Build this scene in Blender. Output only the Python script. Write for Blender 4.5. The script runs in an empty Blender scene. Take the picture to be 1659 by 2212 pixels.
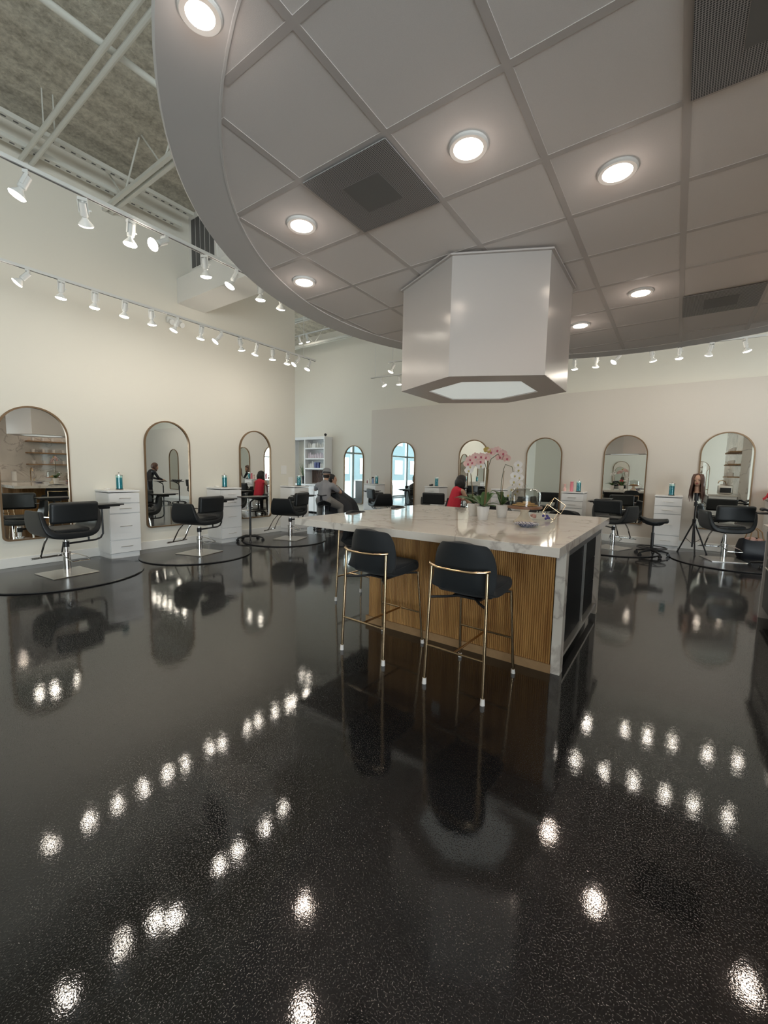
import bpy, bmesh, math, random
from mathutils import Vector, Matrix, Euler
PI = math.pi
R = math.radians
random.seed(7)
S = bpy.context.scene
C = S.collection

# ------------------------------------------------------------------ camera
def cam_matrix(yaw, pitch, roll, loc):
    f = Vector((-math.sin(yaw)*math.cos(pitch), math.cos(yaw)*math.cos(pitch), math.sin(pitch)))
    r = Vector((math.cos(yaw), math.sin(yaw), 0)); u = r.cross(f)
    r2 = r*math.cos(roll)+u*math.sin(roll); u2 = -r*math.sin(roll)+u*math.cos(roll)
    m = Matrix((r2, u2, -f)).transposed().to_4x4(); m.translation = loc
    return m
cam_d = bpy.data.cameras.new('camera'); cam = bpy.data.objects.new('camera', cam_d); C.objects.link(cam)
cam_d.sensor_fit = 'HORIZONTAL'; cam_d.sensor_width = 36.0; cam_d.lens = 890.36/1659*36
cam_d.clip_start = 0.05; cam_d.clip_end = 200
cam.matrix_world = cam_matrix(0.6131, -0.0973, 0.0184, Vector((0, 0, 1.42)))
S.camera = cam
# ------------------------------------------------------------------ world, exposure
S.view_settings.view_transform = 'Standard'; S.view_settings.look = 'None'
S.view_settings.gamma = 1; S.view_settings.exposure = 0.0; S.view_settings.use_curve_mapping = False
W = bpy.data.worlds.new('world'); S.world = W; W.use_nodes = True
wn = W.node_tree; bg = wn.nodes['Background']
bg.inputs[0].default_value = (.86, .94, 1, 1); bg.inputs[1].default_value = 12.5      # overcast daylight outside
SPOT_W = 4.6      # each track lamp
DOWN_W = 9.0       # each recessed downlight
BULB_E = 22.0
WARM = (1.0, .90, .77)

# ------------------------------------------------------------------ helpers
def thing(name, label, cat, loc=(0, 0, 0), rz=0, group=None):
    o = bpy.data.objects.new(name, None); C.objects.link(o)
    o.empty_display_size = .1
    o.location = loc; o.rotation_euler = (0, 0, rz); o['label'] = label; o['category'] = cat
    if group: o['group'] = group
    return o
def tag(o, label, cat, group=None, kind=None):
    o['label'] = label; o['category'] = cat
    if group: o['group'] = group
    if kind: o['kind'] = kind
    return o
def kids(o): return [c for c in bpy.data.objects if c.parent == o]
def dup(root, loc, rz=None, label=None, group=None):
    def cp(o, par):
        c = o.copy(); C.objects.link(c); c.parent = par
        for ch in list(o.children): cp(ch, c)
        return c
    r = cp(root, None); r.location = loc
    if rz is not None: r.rotation_euler = (0, 0, rz)
    if label: r['label'] = label
    if group: r['group'] = group
    return r

class MB:
    def __init__(s): s.bm = bmesh.new(); s.mi = 0
    def _tag(s, vs):
        fs = set()
        for v in vs:
            for f in v.link_faces: fs.add(f)
        for f in fs: f.material_index = s.mi
    def box(s, c, d, rot=None, bev=0, seg=2):
        m = Matrix.Translation(c)
        if rot is not None: m = m @ Euler(rot).to_matrix().to_4x4()
        g = bmesh.ops.create_cube(s.bm, size=1, matrix=m @ Matrix.Diagonal((*d, 1)))
        vs = g['verts']
        if bev:
            es = list({e for v in vs for e in v.link_edges})
            r = bmesh.ops.bevel(s.bm, geom=es, offset=bev, segments=seg, affect='EDGES', profile=.5)
            vs = r['verts']
            if s.mi:
                for f in r['faces']: f.material_index = s.mi
        s._tag(vs); return s
    def cyl(s, p0, p1, r0, r1=None, seg=16, caps=True):
        p0 = Vector(p0); p1 = Vector(p1); r1 = r0 if r1 is None else r1
        d = p1-p0; q = d.to_track_quat('Z', 'Y').to_matrix().to_4x4()
        g = bmesh.ops.create_cone(s.bm, cap_ends=caps, segments=seg, radius1=r0, radius2=max(r1, 1e-5), depth=d.length,
                                  matrix=Matrix.Translation((p0+p1)/2) @ q)
        s._tag(g['verts']); return s
    def tube(s, pts, r, seg=8, closed=False):
        pts = [Vector(p) for p in pts]; n = len(pts); rings = []
        rr = r if isinstance(r, (list, tuple)) else [r]*n
        prev = None
        for i, p in enumerate(pts):
            if closed: t = (pts[(i+1) % n]-pts[i-1]).normalized()
            else: t = (pts[min(i+1, n-1)]-pts[max(i-1, 0)]).normalized()
            if prev is None:
                a = Vector((0, 0, 1)) if abs(t.z) < .9 else Vector((1, 0, 0))
                x = t.cross(a).normalized()
            else:
                x = (prev - t*prev.dot(t)).normalized()
            prev = x; y = t.cross(x)
            rings.append([s.bm.verts.new(p+(x*math.cos(2*PI*k/seg)+y*math.sin(2*PI*k/seg))*rr[i]) for k in range(seg)])
        m = n if closed else n-1
        for i in range(m):
            a = rings[i]; b = rings[(i+1) % n]
            for k in range(seg):
                f = s.bm.faces.new((a[k], a[(k+1) % seg], b[(k+1) % seg], b[k])); f.material_index = s.mi
        if not closed:
            f = s.bm.faces.new(rings[0][::-1]); f.material_index = s.mi
            f = s.bm.faces.new(rings[-1]); f.material_index = s.mi
        return s
    def lathe(s, prof, c=(0, 0, 0), seg=24, closed=False, sx=1, sy=1):
        rings = []
        for r, z in prof:
            if r < 1e-5: rings.append([s.bm.verts.new((c[0], c[1], c[2]+z))])
            else: rings.append([s.bm.verts.new((c[0]+sx*r*math.cos(2*PI*k/seg), c[1]+sy*r*math.sin(2*PI*k/seg), c[2]+z)) for k in range(seg)])
        pr = list(zip(rings, rings[1:]))
        if closed: pr.append((rings[-1], rings[0]))
        for a, b in pr:
            for k in range(seg):
                k2 = (k+1) % seg
                if len(a) == 1 and len(b) == 1: continue
                if len(a) == 1: vs = (a[0], b[k2], b[k])
                elif len(b) == 1: vs = (a[k], a[k2], b[0])
                else: vs = (a[k], a[k2], b[k2], b[k])
                f = s.bm.faces.new(vs); f.material_index = s.mi
        return s
    def prism(s, poly, z0, z1):
        a = [s.bm.verts.new((x, y, z0)) for x, y in poly]; b = [s.bm.verts.new((x, y, z1)) for x, y in poly]
        n = len(poly); fs = [s.bm.faces.new(a[::-1]), s.bm.faces.new(b)]
        for i in range(n): fs.append(s.bm.faces.new((a[i], a[(i+1) % n], b[(i+1) % n], b[i])))
        for f in fs: f.material_index = s.mi
        return s
    def ell(s, c, r, rot=None, u=16, v=10):
        m = Matrix.Translation(c)
        if rot is not None: m = m @ Euler(rot).to_matrix().to_4x4()
        g = bmesh.ops.create_uvsphere(s.bm, u_segments=u, v_segments=v, radius=1, matrix=m @ Matrix.Diagonal((*r, 1)))
        s._tag(g['verts']); return s
    def grid(s, P):   # P[i][j] points -> quads
        V = [[s.bm.verts.new(p) for p in row] for row in P]
        for i in range(len(V)-1):
            for j in range(len(V[0])-1):
                f = s.bm.faces.new((V[i][j], V[i+1][j], V[i+1][j+1], V[i][j+1])); f.material_index = s.mi
        return s
    def caps(s, segs):   # list of (p0,r0,p1,r1) tapered capsules
        for p0, r0, p1, r1 in segs:
            s.cyl(p0, p1, r0, r1, seg=14); s.ell(p0, (r0,)*3, u=12, v=8); s.ell(p1, (r1,)*3, u=12, v=8)
        return s
    def build(s, name, mat, parent=None, smooth=True, loc=(0, 0, 0), rot=None, angle=35, mods=()):
        bmesh.ops.recalc_face_normals(s.bm, faces=s.bm.faces)
        me = bpy.data.meshes.new(name); s.bm.to_mesh(me); s.bm.free()
        mats = mat if isinstance(mat, (list, tuple)) else [mat]
        for m in mats: me.materials.append(m)
        if smooth:
            for p in me.polygons: p.use_smooth = True
            if angle: me.set_sharp_from_angle(angle=R(angle))
        o = bpy.data.objects.new(name, me); C.objects.link(o)
        if parent: o.parent = parent
        o.location = loc
        if rot is not None: o.rotation_euler = rot
        for k, kw in mods:
            md = o.modifiers.new(k.lower(), k)
            for a, b in kw.items(): setattr(md, a, b)
        return o
def struct(o): o['kind'] = 'structure'; return o

# ------------------------------------------------------------------ materials
def mat(name, col, rough=.5, metal=0, spec=.5, coat=0, emit=None, est=0, trans=0, ior=1.45, bump=None, sheen=0, var=None):
    m = bpy.data.materials.new(name); m.use_nodes = True; nt = m.node_tree; b = nt.nodes['Principled BSDF']
    b.inputs['Base Color'].default_value = (*col, 1); b.inputs['Roughness'].default_value = rough
    b.inputs['Metallic'].default_value = metal; b.inputs['Specular IOR Level'].default_value = spec
    b.inputs['Coat Weight'].default_value = coat; b.inputs['Coat Roughness'].default_value = .05
    b.inputs['IOR'].default_value = ior; b.inputs['Transmission Weight'].default_value = trans
    b.inputs['Sheen Weight'].default_value = sheen
    if emit: b.inputs['Emission Color'].default_value = (*emit, 1); b.inputs['Emission Strength'].default_value = est
    tc = nt.nodes.new('ShaderNodeTexCoord')
    if var:   # (scale, amount)
        n = nt.nodes.new('ShaderNodeTexNoise'); n.inputs['Scale'].default_value = var[0]; n.inputs['Detail'].default_value = 4
        nt.links.new(tc.outputs['Object'], n.inputs['Vector'])
        mx = nt.nodes.new('ShaderNodeMix'); mx.data_type = 'RGBA'
        mx.inputs[6].default_value = (*[c*(1-var[1]) for c in col], 1); mx.inputs[7].default_value = (*[min(1, c*(1+var[1])) for c in col], 1)
        nt.links.new(n.outputs[0], mx.inputs[0]); nt.links.new(mx.outputs[2], b.inputs['Base Color'])
    if bump:  # (scale, strength, dist)
        n = nt.nodes.new('ShaderNodeTexNoise'); n.inputs['Scale'].default_value = bump[0]; n.inputs['Detail'].default_value = 3
        nt.links.new(tc.outputs['Object'], n.inputs['Vector'])
        bp = nt.nodes.new('ShaderNodeBump'); bp.inputs['Strength'].default_value = bump[1]; bp.inputs['Distance'].default_value = bump[2]
        nt.links.new(n.outputs[0], bp.inputs['Height']); nt.links.new(bp.outputs[0], b.inputs['Normal'])
    return m
def glass(name, col, rough=0.0, thin_alpha=None):
    m = bpy.data.materials.new(name); m.use_nodes = True; nt = m.node_tree
    for n in list(nt.nodes): nt.nodes.remove(n)
    out = nt.nodes.new('ShaderNodeOutputMaterial'); t = nt.nodes.new('ShaderNodeBsdfTransparent'); g = nt.nodes.new('ShaderNodeBsdfGlossy')
    t.inputs[0].default_value = (*col, 1); g.inputs['Roughness'].default_value = .02
    lw = nt.nodes.new('ShaderNodeLayerWeight'); lw.inputs[0].default_value = .5
    pw = nt.nodes.new('ShaderNodeMath'); pw.operation = 'POWER'; pw.inputs[1].default_value = 4; nt.links.new(lw.outputs['Facing'], pw.inputs[0])
    ma = nt.nodes.new('ShaderNodeMath'); ma.operation = 'MULTIPLY_ADD'; ma.inputs[1].default_value = .9; ma.inputs[2].default_value = .035; nt.links.new(pw.outputs[0], ma.inputs[0])
    mx = nt.nodes.new('ShaderNodeMixShader'); nt.links.new(ma.outputs[0], mx.inputs[0])
    nt.links.new(t.outputs[0], mx.inputs[1]); nt.links.new(g.outputs[0], mx.inputs[2]); nt.links.new(mx.outputs[0], out.inputs[0])
    return m
M = {}
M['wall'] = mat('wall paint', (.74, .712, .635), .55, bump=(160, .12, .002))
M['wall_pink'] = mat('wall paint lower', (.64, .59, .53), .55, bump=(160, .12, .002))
M['white'] = mat('white paint', (.80, .79, .76), .4)
M['base'] = mat('baseboard paint', (.78, .77, .74), .35)
M['lam'] = mat('white laminate', (.80, .80, .80), .22)
M['hood'] = mat('hood panel', (.60, .56, .53), .16, bump=(8, .04, .01))
M['hood_dark'] = mat('hood underside', (.56, .52, .50), .4)
M['black'] = mat('black vinyl', (.010, .012, .014), .45, bump=(220, .25, .001))
M['black2'] = mat('black plastic', (.015, .015, .017), .35)
M['fabric'] = mat('black stool fabric', (.010, .013, .016), .75, sheen=.06, bump=(400, .3, .001))
M['chrome'] = mat('chrome', (.80, .80, .80), .12, 1)
M['steel'] = mat('brushed steel', (.70, .68, .65), .28, 1)
M['brass'] = mat('champagne brass', (.62, .46, .29), .25, 1)
M['gold'] = mat('mirror frame bronze', (.22, .145, .085), .4, .6)
M['mirror'] = mat('mirror glass', (.90, .92, .90), .0, 1)
M['cap'] = mat('clear foot cap', (.75, .72, .70), .3)
M['tray'] = mat('black tray', (.02, .02, .022), .3)
M['mat'] = mat('floor mat', (.028, .028, .03), .22, bump=(90, .15, .002))
M['bulb'] = mat('bulb shell', (.8, .8, .78), .35)
M['lamp'] = mat('lamp face', (1, 1, 1), .5, emit=(1, .9, .78), est=BULB_E)
M['lampd'] = mat('downlight lens', (1, 1, 1), .5, emit=(1, .83, .68), est=BULB_E)
M['housing'] = mat('track housing', (.72, .72, .70), .35)
M['tile'] = mat('ceiling tile', (.90, .85, .82), .9, bump=(500, .3, .002), var=(300, .05))
M['grid'] = mat('ceiling t bar', (.66, .61, .58), .45)
M['rim'] = mat('ceiling rim', (.82, .79, .77), .7)
M['joist'] = mat('painted steel', (.62, .62, .57), .5)
M['blue'] = mat('disinfectant', (.01, .20, .25), .1, emit=None)
M['jarglass'] = glass('jar glass', (.85, .97, .97))
M['clear'] = glass('clear glass', (.97, .98, .97))
M['dome'] = glass('dome glass', (.90, .91, .90))
M['green'] = mat('orchid leaf', (.055, .12, .035), .3, var=(12, .3))
M['stem'] = mat('orchid stem', (.06, .07, .03), .5)
M['stake'] = mat('orchid stake', (.28, .17, .08), .6)
M['pot'] = mat('white ceramic', (.80, .78, .75), .3)
M['soil'] = mat('moss', (.08, .06, .03), .9)
M['cookie'] = mat('cookie', (.62, .38, .15), .8, var=(60, .3), bump=(80, .5, .005))
M['woodplate'] = mat('cake stand wood', (.22, .11, .06), .4, var=(30, .3))
M['cream'] = mat('cream ceramic', (.74, .66, .52), .25)
M['violet'] = mat('violet crystal', (.09, .08, .30), .3, var=(40, .4))
M['shell'] = mat('pink stone', (.55, .33, .28), .5, var=(50, .4))
M['skin'] = mat('skin', (.50, .30, .21), .5)
M['hair'] = mat('dark hair', (.015, .012, .012), .45, bump=(120, .6, .01))
M['brown'] = mat('brown hair', (.10, .05, .035), .45, bump=(90, .6, .01))
M['grey_shirt'] = mat('grey shirt', (.27, .27, .29), .85, bump=(300, .3, .002))
M['grey_trouser'] = mat('grey trousers', (.22, .21, .20), .85)
M['hat'] = mat('grey hat', (.25, .25, .26), .85)
M['red'] = mat('red top', (.55, .02, .045), .7)
M['cape'] = mat('black cape', (.014, .015, .02), .45)
M['pink'] = mat('pink plastic', (.80, .25, .30), .35)
M['pinkpale'] = mat('pale pink plastic', (.80, .50, .45), .35)
M['navy'] = mat('navy box', (.04, .05, .18), .4)
M['lilac'] = mat('lilac bottle', (.74, .66, .72), .35)
M['redmat'] = mat('red cloth', (.62, .03, .05), .8)
M['maroon'] = mat('maroon jar', (.20, .02, .03), .4)
M['darkgrey'] = mat('dark laminate', (.07, .068, .066), .3)
M['wood'] = mat('oak shelf', (.33, .20, .10), .5, var=(20, .25))
M['concrete'] = mat('pavement', (.24, .25, .25), .8, var=(3, .1))
M['alum'] = mat('storefront aluminium', (.45, .50, .50), .35, .6)
M['carwhite'] = mat('car paint', (.7, .75, .78), .2)
M['tire'] = mat('tyre', (.02, .02, .02), .8)
M['brick'] = mat('building opposite', (.07, .11, .12), .8, var=(2, .15))
M['grille'] = mat('dark grille', (.10, .10, .10), .5)
M['ventcore'] = mat('vent core', (.20, .195, .19), .6)
M['diff'] = mat('hood light panel', (.8, .85, .83), .5, emit=(.88, .95, .92), est=.36)
M['island_door'] = mat('black cabinet front', (.012, .013, .015), .6, spec=.08)
M['lit'] = mat('olive stool fabric', (.10, .10, .075), .7, sheen=.3)  # black stool fabric with the light on it put into the colour
M['applered'] = mat('lip red', (.35, .05, .06), .5)

def floor_mat():
    m = mat('black epoxy floor', (.010, .010, .011), .05, spec=.5)
    nt = m.node_tree; b = nt.nodes['Principled BSDF']; b.inputs['IOR'].default_value = 1.68
    tc = nt.nodes.new('ShaderNodeTexCoord')
    a = nt.nodes.new('ShaderNodeTexNoise'); a.inputs['Scale'].default_value = 190; a.inputs['Detail'].default_value = 2
    c = nt.nodes.new('ShaderNodeTexNoise'); c.inputs['Scale'].default_value = 9; c.inputs['Detail'].default_value = 3
    nt.links.new(tc.outputs['Object'], a.inputs['Vector']); nt.links.new(tc.outputs['Object'], c.inputs['Vector'])
    b1 = nt.nodes.new('ShaderNodeBump'); b1.inputs['Strength'].default_value = .5; b1.inputs['Distance'].default_value = .00016
    b2 = nt.nodes.new('ShaderNodeBump'); b2.inputs['Strength'].default_value = .4; b2.inputs['Distance'].default_value = .0012
    nt.links.new(a.outputs[0], b1.inputs['Height']); nt.links.new(c.outputs[0], b2.inputs['Height'])
    e = nt.nodes.new('ShaderNodeTexNoise'); e.inputs['Scale'].default_value = 210; e.inputs['Detail'].default_value = 0
    nt.links.new(tc.outputs['Object'], e.inputs['Vector'])
    er = nt.nodes.new('ShaderNodeMapRange'); er.inputs[1].default_value = .60; er.inputs[2].default_value = .78; nt.links.new(e.outputs[0], er.inputs[0])
    b3 = nt.nodes.new('ShaderNodeBump'); b3.inputs['Strength'].default_value = 1; b3.inputs['Distance'].default_value = .0003
    nt.links.new(er.outputs[0], b3.inputs['Height'])
    nt.links.new(b2.outputs[0], b3.inputs['Normal']); nt.links.new(b3.outputs[0], b1.inputs['Normal']); nt.links.new(b1.outputs[0], b.inputs['Normal'])
    # worn scuffs: roughness variation
    d = nt.nodes.new('ShaderNodeTexNoise'); d.inputs['Scale'].default_value = 1.3; d.inputs['Detail'].default_value = 6
    nt.links.new(tc.outputs['Object'], d.inputs['Vector'])
    mr = nt.nodes.new('ShaderNodeMapRange'); mr.inputs[3].default_value = .01; mr.inputs[4].default_value = .045
    nt.links.new(d.outputs[0], mr.inputs[0]); nt.links.new(mr.outputs[0], b.inputs['Roughness'])
    return m
M['floor'] = floor_mat()
def marble_mat():
    m = mat('marble', (.72, .66, .60), .06, spec=.5)
    nt = m.node_tree; b = nt.nodes['Principled BSDF']
    tc = nt.nodes.new('ShaderNodeTexCoord')
    n = nt.nodes.new('ShaderNodeTexNoise'); n.inputs['Scale'].default_value = 1.7; n.inputs['Detail'].default_value = 6; n.inputs['Distortion'].default_value = .6
    nt.links.new(tc.outputs['Object'], n.inputs['Vector'])
    s = nt.nodes.new('ShaderNodeMath'); s.operation = 'SUBTRACT'; s.inputs[1].default_value = .5; nt.links.new(n.outputs[0], s.inputs[0])
    a = nt.nodes.new('ShaderNodeMath'); a.operation = 'ABSOLUTE'; nt.links.new(s.outputs[0], a.inputs[0])
    r = nt.nodes.new('ShaderNodeValToRGB'); r.color_ramp.elements[0].position = 0; r.color_ramp.elements[0].color = (.50, .45, .41, 1)
    r.color_ramp.elements[1].position = .022; r.color_ramp.elements[1].color = (.74, .69, .63, 1)
    nt.links.new(a.outputs[0], r.inputs[0])
    n2 = nt.nodes.new('ShaderNodeTexNoise'); n2.inputs['Scale'].default_value = 3; n2.inputs['Detail'].default_value = 5
    nt.links.new(tc.outputs['Object'], n2.inputs['Vector'])
    mx = nt.nodes.new('ShaderNodeMix'); mx.data_type = 'RGBA'; mx.blend_type = 'MULTIPLY'; mx.inputs[0].default_value = .35
    nt.links.new(r.outputs[0], mx.inputs[6]); nt.links.new(n2.outputs[0], mx.inputs[7]); 
    g = nt.nodes.new('ShaderNodeMapRange'); g.inputs[1].default_value = .3; g.inputs[2].default_value = .7; g.inputs[3].default_value = .7; g.inputs[4].default_value = 1
    nt.links.new(n2.outputs[0], g.inputs[0]); nt.links.new(g.outputs[0], mx.inputs[7])
    nt.links.new(mx.outputs[2], b.inputs['Base Color'])
    return m
M['marble'] = marble_mat()
def slat_mat():
    m = mat('oak reeding', (.46, .26, .10), .45)
    nt = m.node_tree; b = nt.nodes['Principled BSDF']; tc = nt.nodes.new('ShaderNodeTexCoord')
    mp = nt.nodes.new('ShaderNodeMapping'); mp.inputs['Scale'].default_value = (14, 14, 1.2); nt.links.new(tc.outputs['Object'], mp.inputs[0])
    n = nt.nodes.new('ShaderNodeTexNoise'); n.inputs['Scale'].default_value = 1.5; n.inputs['Detail'].default_value = 4; nt.links.new(mp.outputs[0], n.inputs['Vector'])
    r = nt.nodes.new('ShaderNodeValToRGB'); r.color_ramp.elements[0].color = (.28, .13, .040, 1); r.color_ramp.elements[1].color = (.52, .29, .10, 1)
    r.color_ramp.elements[0].position = .3; r.color_ramp.elements[1].position = .7
    nt.links.new(n.outputs[0], r.inputs[0]); nt.links.new(r.outputs[0], b.inputs['Base Color'])
    return m
M['slat'] = slat_mat()
def foam_mat():
    m = mat('spray insulation', (.42, .40, .33), .95)
    nt = m.node_tree; b = nt.nodes['Principled BSDF']; tc = nt.nodes.new('ShaderNodeTexCoord')
    n = nt.nodes.new('ShaderNodeTexNoise'); n.inputs['Scale'].default_value = 14; n.inputs['Detail'].default_value = 6; n.inputs['Roughness'].default_value = .7
    nt.links.new(tc.outputs['Object'], n.inputs['Vector'])
    w = nt.nodes.new('ShaderNodeTexWave'); w.bands_direction = 'X'; w.inputs['Scale'].default_value = .9; w.inputs['Distortion'].default_value = 3; w.inputs['Detail'].default_value = 3
    nt.links.new(tc.outputs['Object'], w.inputs['Vector'])
    ad = nt.nodes.new('ShaderNodeMath'); ad.operation = 'MULTIPLY_ADD'; ad.inputs[1].default_value = .12
    nt.links.new(w.outputs[1], ad.inputs[0]); nt.links.new(n.outputs[0], ad.inputs[2])
    r = nt.nodes.new('ShaderNodeValToRGB'); r.color_ramp.elements[0].color = (.40, .37, .30, 1); r.color_ramp.elements[1].color = (.78, .74, .63, 1)
    r.color_ramp.elements[0].position = .35; r.color_ramp.elements[1].position = .72
    nt.links.new(ad.outputs[0], r.inputs[0]); nt.links.new(r.outputs[0], b.inputs['Base Color'])
    bp = nt.nodes.new('ShaderNodeBump'); bp.inputs['Distance'].default_value = .06; nt.links.new(ad.outputs[0], bp.inputs['Height']); nt.links.new(bp.outputs[0], b.inputs['Normal'])
    return m
M['foam'] = foam_mat()
def perf_mat():
    m = mat('perforated vent', (.34, .33, .32), .5)
    nt = m.node_tree; b = nt.nodes['Principled BSDF']; tc = nt.nodes.new('ShaderNodeTexCoord')
    v = nt.nodes.new('ShaderNodeTexVoronoi'); v.inputs['Scale'].default_value = 110; v.inputs['Randomness'].default_value = 0
    nt.links.new(tc.outputs['Object'], v.inputs['Vector'])
    r = nt.nodes.new('ShaderNodeValToRGB'); r.color_ramp.elements[0].position = .35; r.color_ramp.elements[1].position = .42
    r.color_ramp.elements[0].color = (.06, .06, .06, 1); r.color_ramp.elements[1].color = (.46, .44, .43, 1)
    nt.links.new(v.outputs[0], r.inputs[0]); nt.links.new(r.outputs[0], b.inputs['Base Color'])
    return m
M['perf'] = perf_mat()

# ------------------------------------------------------------------ room shell
XL, YF, YE = -7.44, 10.15, 6.86      # left wall face, far wall face, end of left wall
ROOF = 5.92
fl = MB(); fl.box((-2.5, 2.2, -.05), (21.6, 18.4, .1)); struct(fl.build('floor', M['floor'], smooth=False))
rf = MB(); rf.box((-2.5, 2.2, ROOF+.1), (21.6, 18.4, .2)); struct(rf.build('ceiling', M['foam'], smooth=False))
w = MB(); w.box((XL-.08, (YE-7)/2, ROOF/2), (.16, YE+7, ROOF)); struct(w.build('wall_left', M['wall'], smooth=False))
w = MB(); w.box((-2.5, YF+.35, ROOF/2), (21.6, .3, ROOF)); struct(w.build('wall_far', M['wall'], smooth=False))
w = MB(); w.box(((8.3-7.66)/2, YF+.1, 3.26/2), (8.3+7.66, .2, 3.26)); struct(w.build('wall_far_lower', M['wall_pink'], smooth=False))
w = MB(); w.box((8.4, 6.3, ROOF/2), (.2, 8.6, ROOF)); w.box((8.4, -2.5, (ROOF+3.2)/2), (.2, 9.0, ROOF-3.2)); struct(w.build('wall_right', M['wall'], smooth=False))
w = MB(); w.box((-8.2, -7.1, ROOF/2), (10.2, .2, ROOF)); w.box((0, -7.1, ROOF/2), (6.2, .2, ROOF)); w.box((5.8, -7.1, (ROOF+3.2)/2), (5.4, .2, ROOF-3.2)); struct(w.build('wall_back', M['wall'], smooth=False))
w = MB(); w.box((1.52, 3.1, 1.55), (.2, 4.7, 3.1)); w.build('wall_kitchen', M['marble'], smooth=False)['kind'] = 'structure'
# storefront side (alcove behind the left wall): header and sill walls round the glazing
w = MB(); w.box((-13.1, 1.6, 4.6), (.2, 17.2, 2.64)); struct(w.build('wall_front', M['wall'], smooth=False))
b = MB(); b.box((XL+.009, (YE-7)/2, .07), (.018, YE+7-.01, .14), bev=.004, seg=1); struct(b.build('baseboard_left', M['base'], smooth=False))
b = MB(); b.box(((8.3-7.66)/2, YF-.009, .075), (8.3+7.62, .018, .15), bev=.004, seg=1); struct(b.build('baseboard_far', M['base'], smooth=False))
b = MB(); b.box((-10.3, YF+.19, .07), (5.2, .018, .14)); struct(b.build('baseboard_alcove', M['base'], smooth=False))
for i, yc in enumerate((-4.6, -1.9, .8, 3.5, 6.2, 8.9)):
    f = MB()
    for yy in (yc-1.31, yc+1.31): f.box((-13.1, yy, 1.64), (.12, .07, 3.28))
    for zz in (.05, 2.3, 3.24): f.box((-13.1, yc, zz), (.12, 2.6, .08))
    if i in (4,): f.box((-13.1, yc, 1.2), (.1, .08, 2.2))
    o = struct(f.build('window_%d' % (i+1), M['alum'], smooth=False))
    g = MB(); g.box((-13.1, yc, 1.64), (.012, 2.55, 3.2)); g.build('pane', M['clear'], o, smooth=False)

def portal(loc, rot, sx, sy):
    L = bpy.data.lights.new('window_portal', 'AREA'); L.shape = 'RECTANGLE'; L.size = sx; L.size_y = sy; L.cycles.is_portal = True
    o = bpy.data.objects.new('window_portal', L); C.objects.link(o); o.location = loc; o.rotation_euler = rot
portal((-12.95, 2.0, 1.65), (0, R(-90), 0), 3.2, 16.4)
portal((8.25, -2.5, 1.6), (0, R(90), 0), 3.2, 9.0)
portal((5.7, -6.9, 1.6), (R(90), 0, 0), 5.4, 3.2)
for i, (x, y, rz_) in enumerate(((8.4, -5.4, 90), (8.4, -2.5, 90), (8.4, .4, 90), (4.4, -7.1, 0), (7.0, -7.1, 0))):  # unseen windows, added to let more daylight into the room
    f = MB(); wd = 2.9 if rz_ else 2.6
    for xx in (-wd/2+.03, wd/2-.03): f.box((xx, 0, 1.6), (.07, .12, 3.2))
    for zz in (.05, 2.3, 3.16): f.box((0, 0, zz), (wd, .12, .08))
    o = struct(f.build('window_%d' % (i+7), M['alum'], smooth=False, loc=(x, y, 0), rot=(0, 0, R(rz_))))
    g = MB(); g.box((0, 0, 1.6), (wd-.1, .012, 3.1)); g.build('pane', M['clear'], o, smooth=False)
# roof structure ------------------------------------------------------------
def joist(x0, x1, y, zt, zb, label, n=14):
    t = thing('roof_joist', label, 'roof joist', ((x0+x1)/2, y, zb), 0, 'roof joists')
    L = x1-x0
    for nm, z in (('top_chord', zt-zb), ('bottom_chord', 0)):
        for dy in (-.045, .045):
            pass
        m = MB(); m.box((0, -.045, z), (L, .05, .05)); m.box((0, .045, z), (L, .05, .05)); m.build(nm, M['joist'], t, smooth=False)
    m = MB(); h = zt-zb; st = L/n
    for k in range(n):
        xa = -L/2+k*st
        m.cyl((xa, 0, h), (xa+st/2, 0, 0), .012, seg=6); m.cyl((xa+st/2, 0, 0), (xa+st, 0, h), .012, seg=6)
    m.build('web', M['joist'], t)
m = MB(); m.cyl((XL, 2.0, 5.47), (8.3, 2.0, 5.47), .028, seg=10); m.cyl((XL, 2.11, 5.47), (8.3, 2.11, 5.47), .028, seg=10)
for k in range(6): m.box((XL+.9+k*2.6, 2.0, 5.70), (.012, .012, .44)); m.box((XL+.9+k*2.6, 2.11, 5.70), (.012, .012, .44))
tag(m.build('conduit_pair', M['joist']), 'pair of parallel white pipes crossing under the roof at the top left', 'pipe')
joist(XL, 8.3, 3.02, 5.96, 5.33, 'steel roof joist with heavy bottom chord meeting the left wall')
joist(XL-5.5, 8.3, 7.6, 5.96, 5.2, 'steel roof joist beyond the end of the left wall')
joist(XL-5.5, 8.3, 9.2, 5.96, 5.2, 'steel roof joist closest to the far wall')
def strut(x, y0, y1, z, label):
    m = MB()
    m.box((0, (y1-y0)/2, 0), (.09, y1-y0, .012)); m.box((-.045, (y1-y0)/2, .025), (.01, y1-y0, .05)); m.box((.045, (y1-y0)/2, .025), (.01, y1-y0, .05))
    m.mi = 1; k = y0+.2
    while k < y1-.1:
        m.box((0, k-y0, -.008), (.02, .05, .006)); k += .12
    tag(m.build('strut_channel', [M['joist'], M['grille']], smooth=False, loc=(x, y0, z)), label, 'channel', 'slotted strut channels under the roof')
strut(-7.0, -.5, 4.15, 5.66, 'slotted steel channel close under the roof along the left wall')
strut(-7.2, -.5, 4.05, 5.50, 'slotted steel channel hanging just below its twin at the left wall')
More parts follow.
